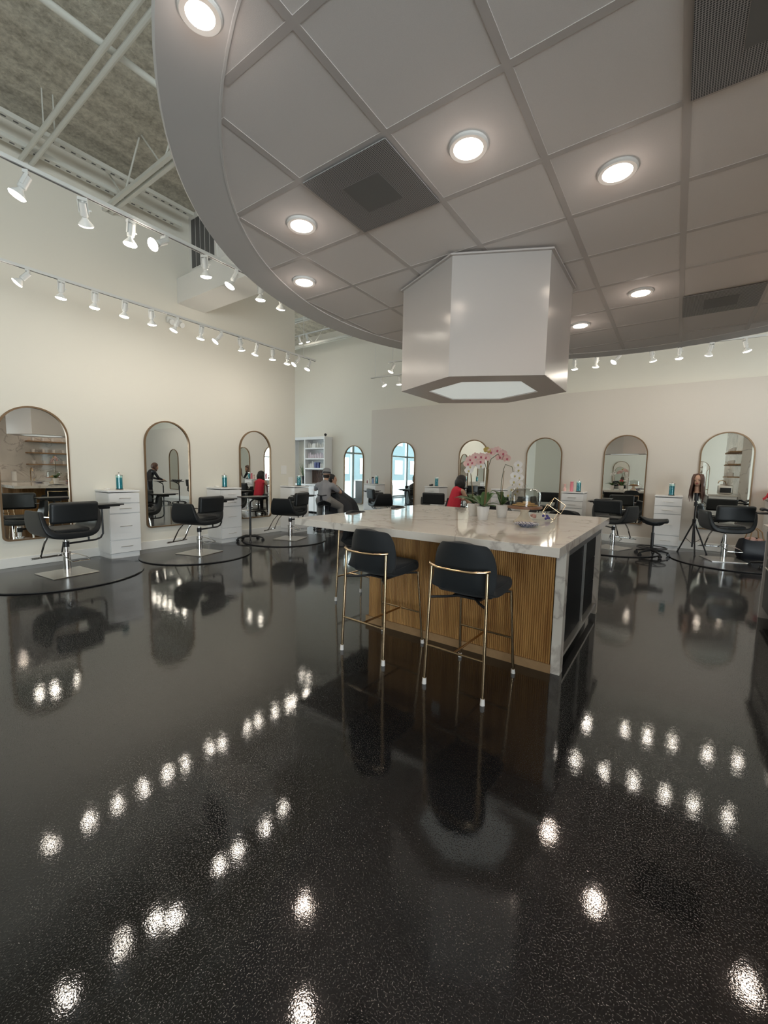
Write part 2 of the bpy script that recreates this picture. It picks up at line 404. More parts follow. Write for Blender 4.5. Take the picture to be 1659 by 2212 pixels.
m = MB(); m.cyl((0, 0, 0), (0, 7, 0), .035, seg=12); tag(m.build('sprinkler_pipe', M['joist'], loc=(-4.9, -.8, 5.55)), 'straight white pipe under the insulated roof beside the round ceiling', 'pipe')

# hvac duct -------------------------------------------------------------------
t = thing('air_duct', 'white boxed air duct with louvred grille high on the left wall', 'air duct', (XL, 4.35, 4.32))
m = MB(); m.box((.955, 0, .21), (1.9, .52, .42)); m.build('horizontal_duct', M['white'], t, smooth=False)
m = MB(); m.box((.455, .14, 1.0), (.9, .30, 1.17)); m.build('riser', M['white'], t, smooth=False)
m = MB(); m.box((.46, -.02, 1.05), (.80, .02, .96)); m.mi = 1
for k in range(5): m.box((.18+k*.14, -.035, 1.05), (.11, .012, .80))
m.build('grille', [M['white'], M['grille']], t, smooth=False)
t = thing('emergency_light', 'twin head emergency light on the left wall above the lower rail', 'emergency light', (XL+.01, 4.0, 3.98))
m = MB(); m.box((.035, 0, 0), (.07, .26, .10), bev=.01); m.build('case', M['housing'], t)
for s in (-1, 1):
    m = MB(); m.cyl((.06, s*.08, -.03), (.14, s*.09, -.06), .045, seg=14); m.build('lamp_head', M['housing'], t)

# ------------------------------------------------------------------ round suspended ceiling
CX, CY, RI, RO, ZC = -.39, 3.645, 2.80, 3.06, 3.089
T = .6096; GX, GY = -1.2964, 1.1879
t = thing('suspended_ceiling', 'round suspended ceiling of grey square tiles over the marble island', 'ceiling', (CX, CY, ZC))
n = 96
m = MB(); m.prism([(RI*math.cos(2*PI*k/n), RI*math.sin(2*PI*k/n)) for k in range(n)], .004, .03); m.build('tile_field', M['tile'], t, smooth=False)
m = MB(); m.lathe([(RI, .0), (RO, .0), (RO+.01, .012), (RO, .22), (RI, .22), (RI, -.003), (RI+.01, -.003), (RI+.012, 0)], seg=128)
m.build('rim', M['rim'], t, angle=30)
m = MB()
for k in range(-8, 9):
    x = GX+k*T-CX
    if abs(x) < RI: L = math.sqrt(RI*RI-x*x); m.box((x, 0, .0030), (.036, 2*L, .003))
    y = GY+k*T-CY
    if abs(y) < RI: L = math.sqrt(RI*RI-y*y); m.box((0, y, .0031), (2*L, .036, .003))
m.build('grid', M['grid'], t, smooth=False)
def tilec(i, j): return (GX+(i+.5)*T, GY+(j+.5)*T)
m = MB(); m.box((0, 0, .002), (.585, .585, .006)); vent_core = None
vents = [((-1, 1), 'square perforated ceiling vent with a swirl core, left of the hexagonal hood'),
         ((2, 1), 'large perforated ceiling vent cut off by the upper right corner'),
         ((2, 6), 'perforated ceiling vent farthest away, above the right rail of spotlights')]
for (i, j), lab in vents:
    x, y = tilec(i, j)
    v = thing('ceiling_vent', lab, 'ceiling vent', (x, y, ZC-.012), 0, 'perforated vents in the round ceiling')
    m = MB(); m.box((0, 0, .004), (.585, .585, .008)); m.build('perforated_plate', M['perf'], v, smooth=False)
    m = MB(); m.lathe([(.0, 0), (.09, 0), (.11, -.001), (.0, -.002)], seg=20); m.box((0, 0, -.001), (.26, .26, .001)); m.build('core', M['ventcore'], v, smooth=False)
def downlight(x, y, label, r=.075):
    d = thing('downlight', label, 'ceiling light', (x, y, ZC-.008), 0, 'recessed downlights')
    m = MB(); m.lathe([(r, .012), (r, -.004), (r+.02, -.006), (r+.026, 0), (r+.024, .012)], seg=32, closed=True); m.build('trim_ring', M['white'], d)
    m = MB(); m.lathe([(0, -.002), (r*.6, -.001), (r, .003), (r, .010), (0, .010)], seg=32); m.build('lens', M['lampd'], d)
    L = bpy.data.lights.new('downlight_lamp', 'SPOT'); L.energy = DOWN_W; L.color = (1, .80, .66); L.spot_size = R(130); L.spot_blend = .6; L.shadow_soft_size = .06; L.specular_factor = 0
    lo = bpy.data.objects.new('lamp', L); C.objects.link(lo); lo.parent = d; lo.location = (0, 0, -.02)
    L2 = bpy.data.lights.new('downlight_fill', 'POINT'); L2.energy = DOWN_W*.05; L2.color = (1, .84, .74); L2.shadow_soft_size = .05; L2.specular_factor = 0  # fill lamp added below the lens to brighten the tiles
    l2 = bpy.data.objects.new('fill_lamp', L2); C.objects.link(l2); l2.parent = d; l2.location = (0, 0, -.12)
for (i, j), lab in [((0, 1), 'recessed downlight above and left of the big pair, right of the swirl vent'),
                    ((1, 2), 'recessed downlight right of the brightest one, above the hood'),
                    ((-2, 1), 'recessed downlight directly below left of the swirl vent'),
                    ((-3, 2), 'recessed downlight nearest the left rim of the round ceiling'),
                    ((1, 5), 'recessed downlight right of the hood, beside the far vent'),
                    ((0, 6), 'small recessed downlight farthest back, beside the right edge of the hood')]:
    x, y = tilec(i, j); downlight(x, y, lab)
downlight(-1.55, .97, 'recessed downlight in the rim at the top left of the round ceiling', .052)
for (i, j), lab in (((3, 1), 'added fill downlight over the kitchen counter, nearest the photographer'), ((4, 3), 'added fill downlight at the kitchen side rim, nearer the photographer'), ((4, 4), 'added fill downlight at the kitchen side rim, farther from the photographer'), ((3, 5), 'added fill downlight past the far vent, on its kitchen side')):  # out of view downlights added as fill
    x, y = tilec(i, j); downlight(x, y, lab)

# hexagonal hood ---------------------------------------------------------------
HX, HY = -1.51, 3.69
hexo = [(0, -.70), (.645, -.38), (.645, .38), (0, .70), (-.645, .38), (-.645, -.38)]
t = thing('hexagonal_hood', 'large glossy white hexagonal hood hanging over the marble island', 'ceiling hood', (HX, HY, 2.175))
m = MB(); H = ZC-2.175-.012
hi = [(x*.66, y*.66) for x, y in hexo]
for k in range(6):
    a, b_ = hexo[k], hexo[(k+1) % 6]; ai, bi = (a[0]*.97, a[1]*.97), (b_[0]*.97, b_[1]*.97)
    m.prism([a, b_, bi, ai], .0, H)
m.build('side_panels', M['hood'], t, smooth=False)
m = MB()
for k in range(6):
    a, b_ = [(p[0]*.999, p[1]*.999) for p in (hexo[k], hexo[(k+1) % 6])]; m.prism([a, b_, hi[(k+1) % 6], hi[k]], -.004, .02)
m.build('bottom_ring', M['hood_dark'], t, smooth=False)
m = MB(); m.prism([(x*1.01, y*1.01) for x, y in hi], .006, .016); m.build('light_panel', M['diff'], t, smooth=False)
m = MB()
for k in range(6):
    a, b_ = hexo[k], hexo[(k+1) % 6]; m.prism([a, b_, (b_[0]*1.035, b_[1]*1.035), (a[0]*1.035, a[1]*1.035)], H-.012, H)
m.build('top_trim', M['grid'], t, smooth=False)

# ------------------------------------------------------------------ light tracks
def rail(name_lab, p0, p1, rods):
    p0 = Vector(p0); p1 = Vector(p1); L = (p1-p0).length; a = math.atan2(p1.y-p0.y, p1.x-p0.x)
    t = thing('light_rail', name_lab, 'light rail', p0, a, 'white light rails')
    m = MB(); m.box((L/2, 0, .018), (L, .036, .030)); m.mi = 1; m.box((L/2, 0, .002), (L-.02, .010, .004)); m.build('rail', [M['housing'], M['grille']], t, smooth=False)
    for r in rods:
        m = MB(); m.cyl((r, 0, .03), (r, 0, ROOF-p0.z-.02), .005, seg=6); m.build('suspension_rod', M['housing'], t)
rail('white lighting rail high up, nearest the round ceiling on the left', (-4.15, -.2, 3.64), (-4.2, 3.75, 3.64), (.4, 3.6))
rail('white lighting rail running along the left wall above the mirrors', (-6.17, -.2, 3.62), (-6.15, 6.22, 3.62), (.6, 6.1))
rail('lighting rail hanging beyond the hood, with its free end left of it', (-6.1, 8.03, 3.62), (-2.2, 8.25, 3.62), (.12,))
rail('short lighting rail end just above the other one, left of the hood', (-4.95, 7.1, 3.62), (4.0, 7.3, 3.62), (.1, 5))
rail('lighting rail below the far rim of the round ceiling on the right', (-2.0, 8.6, 3.62), (5.0, 9.1, 3.62), (.2, 6.5))
ALZ = 5.3
rail('lighting rail over the shop front alcove', (-12.0, 8.7, ALZ), (-7.9, 8.7, ALZ), (.3, 3.8))

proto = {}
def track_light(loc, rz, tilt, label, group, power=1.0):
    if not proto:
        m = MB(); m.box((0, 0, -.012), (.07, .034, .024)); m.cyl((0, 0, -.02), (0, 0, -.055), .010, seg=8); proto['a'] = m.build('adapter', M['housing'])
        m = MB(); m.cyl((0, 0, .012), (0, 0, -.085), .029, seg=18); m.cyl((0, 0, -.085), (0, 0, -.094), .029, .020, seg=18)
        m.box((.033, 0, -.02), (.006, .02, .09)); m.box((-.033, 0, -.02), (.006, .02, .09)); m.cyl((.036, 0, -.04), (.055, 0, -.04), .006, seg=8)
        proto['h'] = m.build('housing', M['housing'])
        m = MB(); m.lathe([(.017, -.09), (.022, -.105), (.052, -.142), (.056, -.152)], seg=24); m.mi = 1; m.lathe([(.056, -.152), (.048, -.163), (.025, -.170), (0, -.172)], seg=24)
        proto['b'] = m.build('bulb', [M['bulb'], M['lamp']])
        L = bpy.data.lights.new('track_lamp', 'SPOT'); L.energy = SPOT_W; L.color = WARM; L.spot_size = R(150); L.spot_blend = 1.0; L.shadow_soft_size = .045; L.specular_factor = 0
        proto['l'] = L
        L2 = bpy.data.lights.new('track_fill', 'POINT'); L2.energy = SPOT_W*.55; L2.color = WARM; L2.shadow_soft_size = .045; L2.specular_factor = 0; proto['g'] = L2  # all-round fill added to even out the upper walls and roof
        A, Hh, B = proto['a'], proto['h'], proto['b']; first = True
    else:
        A, Hh, B = [proto[k].copy() for k in 'ahb']; first = False
        for o in (A, Hh, B): C.objects.link(o)
    t = thing('track_light', label, 'spotlight', loc, rz, group)
    for o in (A, Hh, B): o.parent = t; o.location = (0, 0, 0)
    for o in (Hh, B): o.location = (0, 0, -.045); o.rotation_euler = (tilt, 0, 0)
    lo = bpy.data.objects.new('lamp', proto['l']); C.objects.link(lo); lo.parent = t
    d = Euler((tilt, 0, 0)).to_matrix() @ Vector((0, 0, -.185)); lo.location = Vector((0, 0, -.045))+d; lo.rotation_euler = (tilt, 0, 0)
    l2 = bpy.data.objects.new('fill_lamp', proto['g']); C.objects.link(l2); l2.parent = t; l2.location = Vector((0, 0, -.045))+d*1.2
    return t
ORD = ['first', 'second', 'third', 'fourth', 'fifth', 'sixth', 'seventh', 'eighth', 'ninth', 'tenth', 'eleventh', 'twelfth', 'thirteenth', 'fourteenth', 'fifteenth']
# rz: heading such that tilt>0 swings the lamp towards local +y ... (0,-sin) ; local -z rotated by tilt about x gives (0, sin t, -cos t)
def heads(lst, x_of, group, where, axis):
    for k, (pos, rz, tilt) in enumerate(lst):
        p = (x_of(pos), pos, 3.62) if axis == 'y' else (pos, x_of(pos), 3.62)
        track_light(p, R(rz), R(tilt), 'white spotlight, %s from the left %s' % (ORD[k], where), group)
heads([(1.15, 150, 25), (1.51, 60, 40), (1.88, 100, 8), (2.18, 190, 55), (2.59, 40, 15), (2.97, 150, 28), (3.30, 60, 10), (3.62, 60, 30)],
      lambda y: -4.16, 'spotlights on the upper left rail', 'along the upper left rail', 'y')
heads([(1.66, 150, 42), (1.97, 90, 12), (2.32, 90, 10), (2.67, 100, 10), (3.01, 60, 15), (3.39, 140, 25), (3.76, 90, 14), (4.10, 150, 38), (4.45, 30, 22), (4.80, 110, 18), (5.14, 60, 10), (5.50, 90, 8), (5.78, 150, 40), (6.08, 150, 22)],
      lambda y: -6.16, 'spotlights on the lower left rail', 'along the lower left rail', 'y')
heads([(-5.83, 300, 30), (-5.35, 20, 8), (-4.95, 300, 30), (-4.3, 0, 20), (-3.7, 0, 20)], lambda x: 8.06+.056*(x+6.1), 'spotlights on the rail left of the hood', 'on the free ended rail behind the hood', 'x')
heads([(-4.82, 120, 25), (-4.55, 0, 8), (-4.2, 0, 15), (-1.6, 0, 15), (-1.05, 0, 18), (-.62, 0, 15), (-.2, 10, 20), (.2, 0, 18), (.55, 0, 15), (.95, 0, 20)],
      lambda x: 7.1+.022*(x+4.95), 'spotlights on the near rail behind the round ceiling', 'on the rail partly hidden behind the round ceiling', 'x')
heads([(-1.72, 0, 10), (-1.35, 20, 15), (-.98, 120, 42), (-.50, 330, 22), (-.10, 0, 6), (.32, 20, 26), (.74, 300, 18), (1.2, 0, 15), (1.9, 0, 15), (2.6, 0, 15), (3.3, 0, 15), (4.0, 0, 15), (4.7, 0, 15)],  # last heads, out of view, added to light the reflected far wall
      lambda x: 8.6+.0714*(x+2), 'spotlights on the right rail', 'along the right rail', 'x')
rail('unseen lighting rail added behind the photographer to light the back wall', (-3.0, -5.2, 3.62), (3.0, -5.2, 3.62), (.2, 5.8))  # unseen rail and heads added so the back wall isn't dark
heads([(-2.4, 180, 15), (-1.2, 180, 15), (0, 180, 15), (1.2, 180, 15), (2.4, 180, 15)], lambda x: -5.2, 'added spotlights behind the photographer', 'on the added rail behind the photographer', 'x')
for k, (x, tl) in enumerate(((-11.6, 20), (-11.0, 20), (-10.4, 20), (-9.25, 22), (-8.95, 22))):  # heads nearest the shop front are added to brighten the alcove
    track_light((x, 8.7, ALZ), 0, R(tl), 'white spotlight over the alcove, %s from its free end over the shop front' % ORD[k], 'spotlights in the alcove')
rail('lighting rail added to brighten the alcove, nearer the left wall end, hidden from the camera', (-12.4, 7.6, 3.62), (-8.5, 7.6, 3.62), (.3, 3.6))  # unseen rail, added for more light in the alcove
heads([(-12.0, 0, 30), (-11.2, 350, 30), (-10.4, 350, 30), (-9.6, 340, 30), (-8.8, 335, 35)], lambda x: 7.6, 'added spotlights on the hidden alcove rail', 'on the added alcove rail behind the left wall', 'x')

# ------------------------------------------------------------------ mirrors
def mirror_geo(w, h, fr=.022, dep=.035):
    def outline(w, h, r, n=24, c=8):
        pts = [(-w/2+.09, 0)] if False else []
        rb = .07
        for k in range(c+1):
            a = PI+PI/2*k/c; pts.append((-w/2+rb+rb*math.cos(a), rb+rb*math.sin(a)))
        for k in range(c+1):
            a = -PI/2+PI/2*k/c; pts.append((w/2-rb+rb*math.cos(a), rb+rb*math.sin(a)))
        for k in range(n+1):
            a = PI*k/n; pts.append((w/2*math.cos(a), h-w/2+w/2*math.sin(a)))
        return pts
    o = outline(w, h, 0); i = [(x*(1-2*fr/w), fr+(z)*(1-2*fr/h)) for x, z in o]
    return o, i
def make_mirror(w, h, label, loc, rz, group='arched mirrors'):
    t = thing('arched_mirror', label, 'mirror', loc, rz, group)
    o, i = mirror_geo(w, h)
    m = MB(); rows = []
    for y, pts in ((-.002, o), (-.036, o), (-.036, i), (-.012, i)): rows.append([(x, y, z) for x, z in pts]+[(pts[0][0], y, pts[0][1])])
    m.grid(rows); bmesh.ops.remove_doubles(m.bm, verts=m.bm.verts, dist=1e-6); m.build('frame', M['gold'], t, angle=40)
    m = MB(); vs = [m.bm.verts.new((x, -.014, z)) for x, z in i]; m.bm.faces.new(vs)
    vs2 = [m.bm.verts.new((x, -.004, z)) for x, z in i]; m.bm.faces.new(vs2[::-1]); m.build('glass', M['mirror'], t, smooth=False)
    return t
# local front of a mirror is -y
mi = make_mirror(.81, 1.87, 'arched bronze framed mirror, cut off by the left edge of the photo', (XL, 1.95, .37), R(90))
dup(mi, (XL, 3.83, .37), R(90), 'arched bronze framed mirror in the middle of the left wall, reflecting a standing stylist')
dup(mi, (XL, 5.71, .37), R(90), 'arched bronze framed mirror nearest the left wall end, behind the black tray cart')
for x, lab in [(-6.49, 'arched mirror on the far wall nearest its left corner, reflecting the bright shop front'),
               (-4.33, 'arched mirror on the far wall behind the pink orchids'),
               (-2.57, 'arched mirror on the far wall right of the orchids, above the cake dome'),
               (-.91, 'arched mirror on the far wall above the chair beyond the island corner'),
               (.755, 'arched mirror on the far wall beside the training head on its tripod'),
               (2.5, 'arched mirror on the far wall seen only in reflections, nearer the kitchen end'),
               (4.3, 'arched mirror on the far wall seen only in reflections, farther along')]:
    dup(mi, (x, YF, .37+.045), 0, lab)
dup(mi, (-8.5, YF+.2, .37), 0, 'arched mirror left of the corner in the far wall, reflecting the glass door')
for x, lab in ((-2.6, 'left of'), (-.8, 'in the middle of'), (1.0, 'right of')): dup(mi, (x, -7.0, .40), PI, 'arched mirror %s the mirror row on the wall behind the photographer' % lab)

# ------------------------------------------------------------------ drawer cabinets
def make_cab(label, loc, rz):
    w, d, h = .44, .47, 1.065
    t = thing('drawer_cabinet', label, 'cabinet', loc, rz, 'white drawer cabinets')     # back at local y=0, front at -d
    m = MB(); m.box((0, -d/2+.01, .04), (w-.03, d-.05, .08)); m.build('plinth', M['lam'], t, smooth=False)
    m = MB(); m.box((0, -d/2+.01, .08+(h-.12)/2), (w, d-.02, h-.13), bev=.002, seg=1); m.build('body', M['lam'], t, smooth=False)
    m = MB(); m.box((0, -d/2, h-.018), (w+.012, d+.008, .026), bev=.003, seg=1); m.build('top', M['lam'], t, smooth=False)
    for z0, z1 in ((.085, .285), (.289, .70), (.704, .855), (.859, 1.02)):
        m = MB(); m.box((0, -d+.005, (z0+z1)/2), (w-.006, .018, z1-z0-.010), bev=.002, seg=1); dr = m.build('drawer', M['lam'], t, smooth=False)
        hz = (z0+z1)/2 if z1-z0 < .3 else z0+.28*(z1-z0)+.1
        m = MB(); m.cyl((-.085, -d-.028, hz), (.085, -d-.028, hz), .005, seg=8)
        for s in (-1, 1): m.cyl((s*.065, -d-.028, hz), (s*.065, -d, hz), .004, seg=6)
        m.build('handle', M['steel'], dr)
    return t
cab = make_cab('white drawer cabinet with a jar, right of the leftmost mirror', (XL, 2.90, 0), R(90))
CABS = [((XL, 4.79, 0), 90, 'white drawer cabinet between the second and third mirrors of the left wall'),
        ((XL, 6.62, 0), 90, 'white drawer cabinet at the very end of the left wall'),
        ((-7.35, YF, 0), 0, 'white drawer cabinet crowded with spray bottle and tubes, near the far corner'),
        ((-5.27, YF, 0), 0, 'white drawer cabinet left of the woman in red'),
        ((-3.42, YF, 0), 0, 'white drawer cabinet hidden behind the orchid pots'),
        ((-1.82, YF, 0), 0, 'white drawer cabinet holding pink bottles and a jar'),
        ((-.09, YF, 0), 0, 'white drawer cabinet between saddle stool and training head'),
        ((1.58, YF, 0), 0, 'white drawer cabinet at the right edge, under the red cloth')]
for l, a, lab in CABS: dup(cab, l, R(a), lab)

# ------------------------------------------------------------------ disinfectant jars
def make_jar(label, loc):
    t = thing('disinfectant_jar', label, 'jar', loc, 0, 'blue disinfectant jars')
    m = MB(); m.lathe([(0, .012), (.042, .012), (.042, .185), (0, .185)], seg=20); m.build('liquid', M['blue'], t)
    m = MB(); m.lathe([(0, .002), (.048, .002), (.048, .22), (.045, .22), (.045, .01), (0, .01)], seg=20); m.build('glass', M['jarglass'], t)
    m = MB(); m.lathe([(0, 0), (.052, 0), (.052, .012), (0, .012)], seg=20); m.build('base', M['black2'], t)
    m = MB(); m.lathe([(.050, .218), (.050, .232), (.02, .238), (.006, .24), (.006, .262), (.011, .27), (0, .276)], seg=20); m.build('lid', M['steel'], t)
    return t
JZ = 1.065
jar = make_jar('blue disinfectant jar on the drawer cabinet beside the leftmost mirror', (-7.2, 2.93, JZ))
for l, lab in [((-7.2, 4.80, JZ), 'blue disinfectant jar on the cabinet between the two full left wall mirrors'),
               ((-7.1, 6.66, JZ), 'disinfectant jar at the end of the left wall, in front of the plant'),
               ((-7.22, 9.86, JZ), 'disinfectant jar right of the spray bottle'),
               ((-5.2, 9.8, JZ), 'blue disinfectant jar on the cabinet left of the woman in red'),
               ((-1.72, 9.8, JZ), 'blue disinfectant jar touching the pink bottle'),
               ((-.05, 9.8, JZ), 'blue disinfectant jar on the cabinet beside the training head')]:
    dup(jar, l, 0, lab)
def bottle(name, label, cat, loc, prof, mt, seg=14, group=None):
    m = MB(); m.lathe(prof, seg=seg); return tag(m.build(name, mt, loc=loc), label, cat, group)
bottle('pink_bottle', 'tall pink bottle standing against a blue jar', 'bottle', (-1.86, 9.8, JZ), [(0, 0), (.036, 0), (.036, .17), (.025, .185), (.036, .19), (.036, .215), (0, .215)], M['pink'])
bottle('pale_pink_bottle', 'pale pink waisted bottle on the cabinet right of the far mirror', 'bottle', (-2.0, 9.8, JZ), [(0, 0), (.03, 0), (.034, .06), (.018, .08), (.016, .11), (.030, .15), (.026, .16), (0, .16)], M['pinkpale'])
m = MB(); m.box((0, 0, .02), (.09, .06, .04), bev=.006); m.box((.03, .0, .045), (.05, .03, .02), bev=.004); tag(m.build('hair_clipper', M['black2'], loc=(-5.36, 9.8, JZ)), 'small black hair clipper beside a blue jar', 'clipper')
bottle('maroon_jar', 'small maroon jar at the left end of the crowded cabinet', 'jar', (-7.55, 9.85, JZ), [(0, 0), (.03, 0), (.03, .08), (.02, .09), (0, .09)], M['maroon'])
m = MB(); m.box((0, 0, .07), (.06, .04, .14), bev=.006); tag(m.build('white_bottle', M['white'], loc=(-7.47, 9.8, JZ)), 'flat white bottle between maroon jar and cream tube', 'bottle')
m = MB(); m.box((0, 0, .10), (.05, .04, .20), bev=.006); tag(m.build('cream_tube', M['cream'], loc=(-7.39, 9.85, JZ)), 'tall cream tube beside the spray bottle', 'tube')
t = thing('spray_bottle', 'blue grey spray bottle with black trigger on the crowded cabinet', 'spray bottle', (-7.315, 9.8, JZ))
m = MB(); m.lathe([(0, 0), (.032, 0), (.036, .08), (.03, .13), (.012, .16), (0, .16)], seg=16); m.build('bottle', mat('spray blue', (.25, .33, .5), .3), t)
m = MB(); m.box((-.005, 0, .185), (.075, .025, .03), bev=.005); m.cyl((0, 0, .155), (0, 0, .18), .014, seg=10); m.box((-.035, 0, .155), (.01, .015, .05), rot=(0, .4, 0)); m.build('trigger', M['black2'], t)
m = MB(); m.box((0, 0, .01), (.06, .05, .02), bev=.004); tag(m.build('white_dish', M['pot'], loc=(-7.25, 2.78, JZ)), 'small white dish on the leftmost cabinet', 'dish')
m = MB(); m.box((0, 0, .012), (.09, .06, .024), bev=.008); tag(m.build('folded_napkin', M['white'], loc=(-7.25, 4.66, JZ)), 'small white folded napkin beside the middle jar', 'napkin')
m = MB(); m.box((0, 0, .10), (.005, .14, .20)); tag(m.build('licence_card', M['pot'], loc=(-7.2, 6.5, JZ)), 'white card standing behind the jar at the wall end', 'card')
m = MB(); m.box((.006, 0, 0), (.010, .16, .20), bev=.003, seg=1); tag(m.build('switch_plate', M['white'], loc=(XL, 6.50, 1.42)), 'white switch plate on the left wall above the last cabinet', 'switch plate')
# red cloth on the last cabinet
m = MB(); m.grid([[(-.16+.32*i/8, -.14+.28*j/8, .16-.5*abs(i/8-.5)**1.5+.02*math.sin(i*2+j)) for j in range(9)] for i in range(9)])
m.box((0, 0, .06), (.24, .2, .11), bev=.04)
tag(m.build('red_bag', M['redmat'], loc=(1.46, 9.88, JZ)), 'red cloth bag on the cabinet at the right edge', 'bag')

# ------------------------------------------------------------------ salon chairs
def make_chair(label, loc, rz):
    t = thing('salon_chair', label, 'chair', loc, rz, 'black hydraulic salon chairs')
    m = MB(); m.box((0, 0, .006), (.52, .52, .012), rot=(0, 0, 0), bev=.003, seg=1); m.build('base_plate', M['steel'], t, smooth=False)
    m = MB(); m.cyl((0, 0, .012), (0, 0, .26), .045, seg=24); m.cyl((0, 0, .26), (0, 0, .28), .052, seg=24); m.cyl((0, 0, .28), (0, 0, .44), .026, seg=18); m.build('column', M['chrome'], t)
    m = MB(); m.tube([(.05, .02, .25), (.12, .0, .24), (.2, -.06, .20), (.2, -.16, .17)], .008); m.tube([(-.05, .0, .25), (.0, -.14, .17), (.2, -.16, .17)], .007); m.build('pump_lever', M['chrome'], t)
    # U shell: side view path in xz, swept along y
    path = [(-.345, .85), (-.345, .77), (-.335, .66), (-.30, .55), (-.22, .495), (-.10, .48), (.10, .48), (.22, .495), (.30, .55), (.335, .66), (.345, .77), (.345, .85)]
    inn = [(-.29, .84), (-.285, .77), (-.275, .68), (-.245, .61), (-.18, .575), (-.09, .565), (.09, .565), (.18, .575), (.245, .61), (.275, .68), (.285, .77), (.29, .84)]
    m = MB(); n = len(path); Y = [(-.26, .30)]*n
    hw = [.17, .20, .23, .25, .265, .27, .27, .265, .25, .23, .20, .17]
    loop = []
    V = []
    for k in range(n):
        yb, yf = -hw[k]+.0, hw[k]+.03
        (ox, oz), (ix, iz) = path[k], inn[k]
        V.append([m.bm.verts.new(p) for p in ((ox, yb, oz), (ox, (yb+yf)/2, oz-.006), (ox, yf, oz), (ix, yf, iz), (ix, (yb+yf)/2, iz-.004), (ix, yb, iz))])
    for k in range(n-1):
        for j in range(6): m.bm.faces.new((V[k][j], V[k+1][j], V[k+1][(j+1) % 6], V[k][(j+1) % 6]))
    m.bm.faces.new(V[0]); m.bm.faces.new(V[-1][::-1])
    m.build('seat_shell', M['black'], t, angle=0, mods=[('BEVEL', dict(width=.018, segments=2, limit_method='ANGLE', angle_limit=R(50))), ('SUBSURF', dict(levels=1, render_levels=2))])
    m = MB(); m.box((0, .02, .575), (.40, .46, .07), bev=.03, seg=3); m.build('seat_cushion', M['black'], t)
    m = MB()
    rows = []
    for i in range(11):
        u = -1+2*i/10
        rows.append([(u*.265, -.25-.035*(1-u*u)+.012*(z-.82)/.14*-1, z) for z in (.69, .73, .79, .85, .91, .955)])
    m.grid(rows)
    m.build('backrest', M['black'], t, angle=0, mods=[('SOLIDIFY', dict(thickness=.085, offset=0)), ('BEVEL', dict(width=.03, segments=3, limit_method='ANGLE', angle_limit=R(50))), ('SUBSURF', dict(levels=1, render_levels=2))])
    m = MB()
    for s in (-1, 1): m.cyl((s*.22, -.235, .77), (s*.315, -.17, .78), .010, seg=10)
    m.build('back_bracket', M['chrome'], t)
    m = MB()
    for s in (-1, 1): m.tube([(s*.10, .22, .49), (s*.11, .32, .38), (s*.12, .42, .20), (s*.10, .46, .165)], .012)
    m.cyl((-.21, .47, .165), (.21, .47, .165), .014, seg=10); m.build('footrest', M['chrome'], t)
    return t
def add_tray(t, ax, ay, tz=.88, rz=0, dz=.03):
    m = MB(); L = math.hypot(ax, ay); u = (ax/L, ay/L)
    m.tube([(0, 0, .39), (ax*.8, ay*.8, .40), (ax*.93, ay*.93, .42), (ax, ay, .47), (ax, ay, tz-.06)], .013); m.cyl((0, 0, .35), (0, 0, .42), .036, seg=14)
    m.cyl((ax*.6, ay*.6, .41), (ax*.6, ay*.6, .45), .012, seg=8); m.build('tray_arm', M['black2'], t)
    m = MB(); m.box((ax, ay, tz-.045), (.16, .14, .03), rot=(0, 0, rz), bev=.01); m.box((ax, ay, tz), (.46, .30, .018), rot=(0, 0, rz), bev=.008); m.box((ax, ay, tz-.018), (.38, .24, .02), rot=(0, 0, rz), bev=.008); m.build('tray', M['tray'], t)
CH = [((-6.45, 1.96, 0), 96, 'black salon chair before the leftmost mirror, with a tray on a bent arm', (.45, .0)),
      ((-6.42, 3.79, 0), 107, 'black salon chair before the mirror reflecting the standing stylist', (.42, -.1)),
      ((-6.40, 5.76, 0), 110, 'black salon chair nearest the wall end, behind the island corner', (.3, -.15)),
      ((-6.55, 9.1, 0), -35, 'black salon chair facing right before the mirror of the shop front', (-.40, -.1)),
      ((-4.62, 8.75, 0), 10, 'black salon chair left of and behind the woman in red', None),
      ((-2.75, 9.0, 0), 0, 'black salon chair seen through the glass cake dome', None),
      ((-.93, 9.13, 0), -22, 'black salon chair beyond the right corner of the island', (-.52, .28)),
      ((.76, 9.10, 0), 18, 'black salon chair beside the training head tripod', None)]
pc = make_chair('x', (0, 0, 0), 0); protoc = pc
for k, (l, a, lab, tr) in enumerate(CH):
    c = pc if k == 0 else dup(protoc, l, R(a), lab)
    if k == 0: firstc = c
for o in [o for o in bpy.data.objects if o.name.startswith('salon_chair')]:
    pass
firstc.location = CH[0][0]; firstc.rotation_euler = (0, 0, R(CH[0][1])); firstc['label'] = CH[0][2]
allch = [o for o in bpy.data.objects if o.name.split('.')[0] == 'salon_chair']
for l, a, lab, tr in CH:
    if tr:
        o = [q for q in allch if q['label'] == lab][0]; add_tray(o, tr[0], tr[1], rz=R(-a+90))
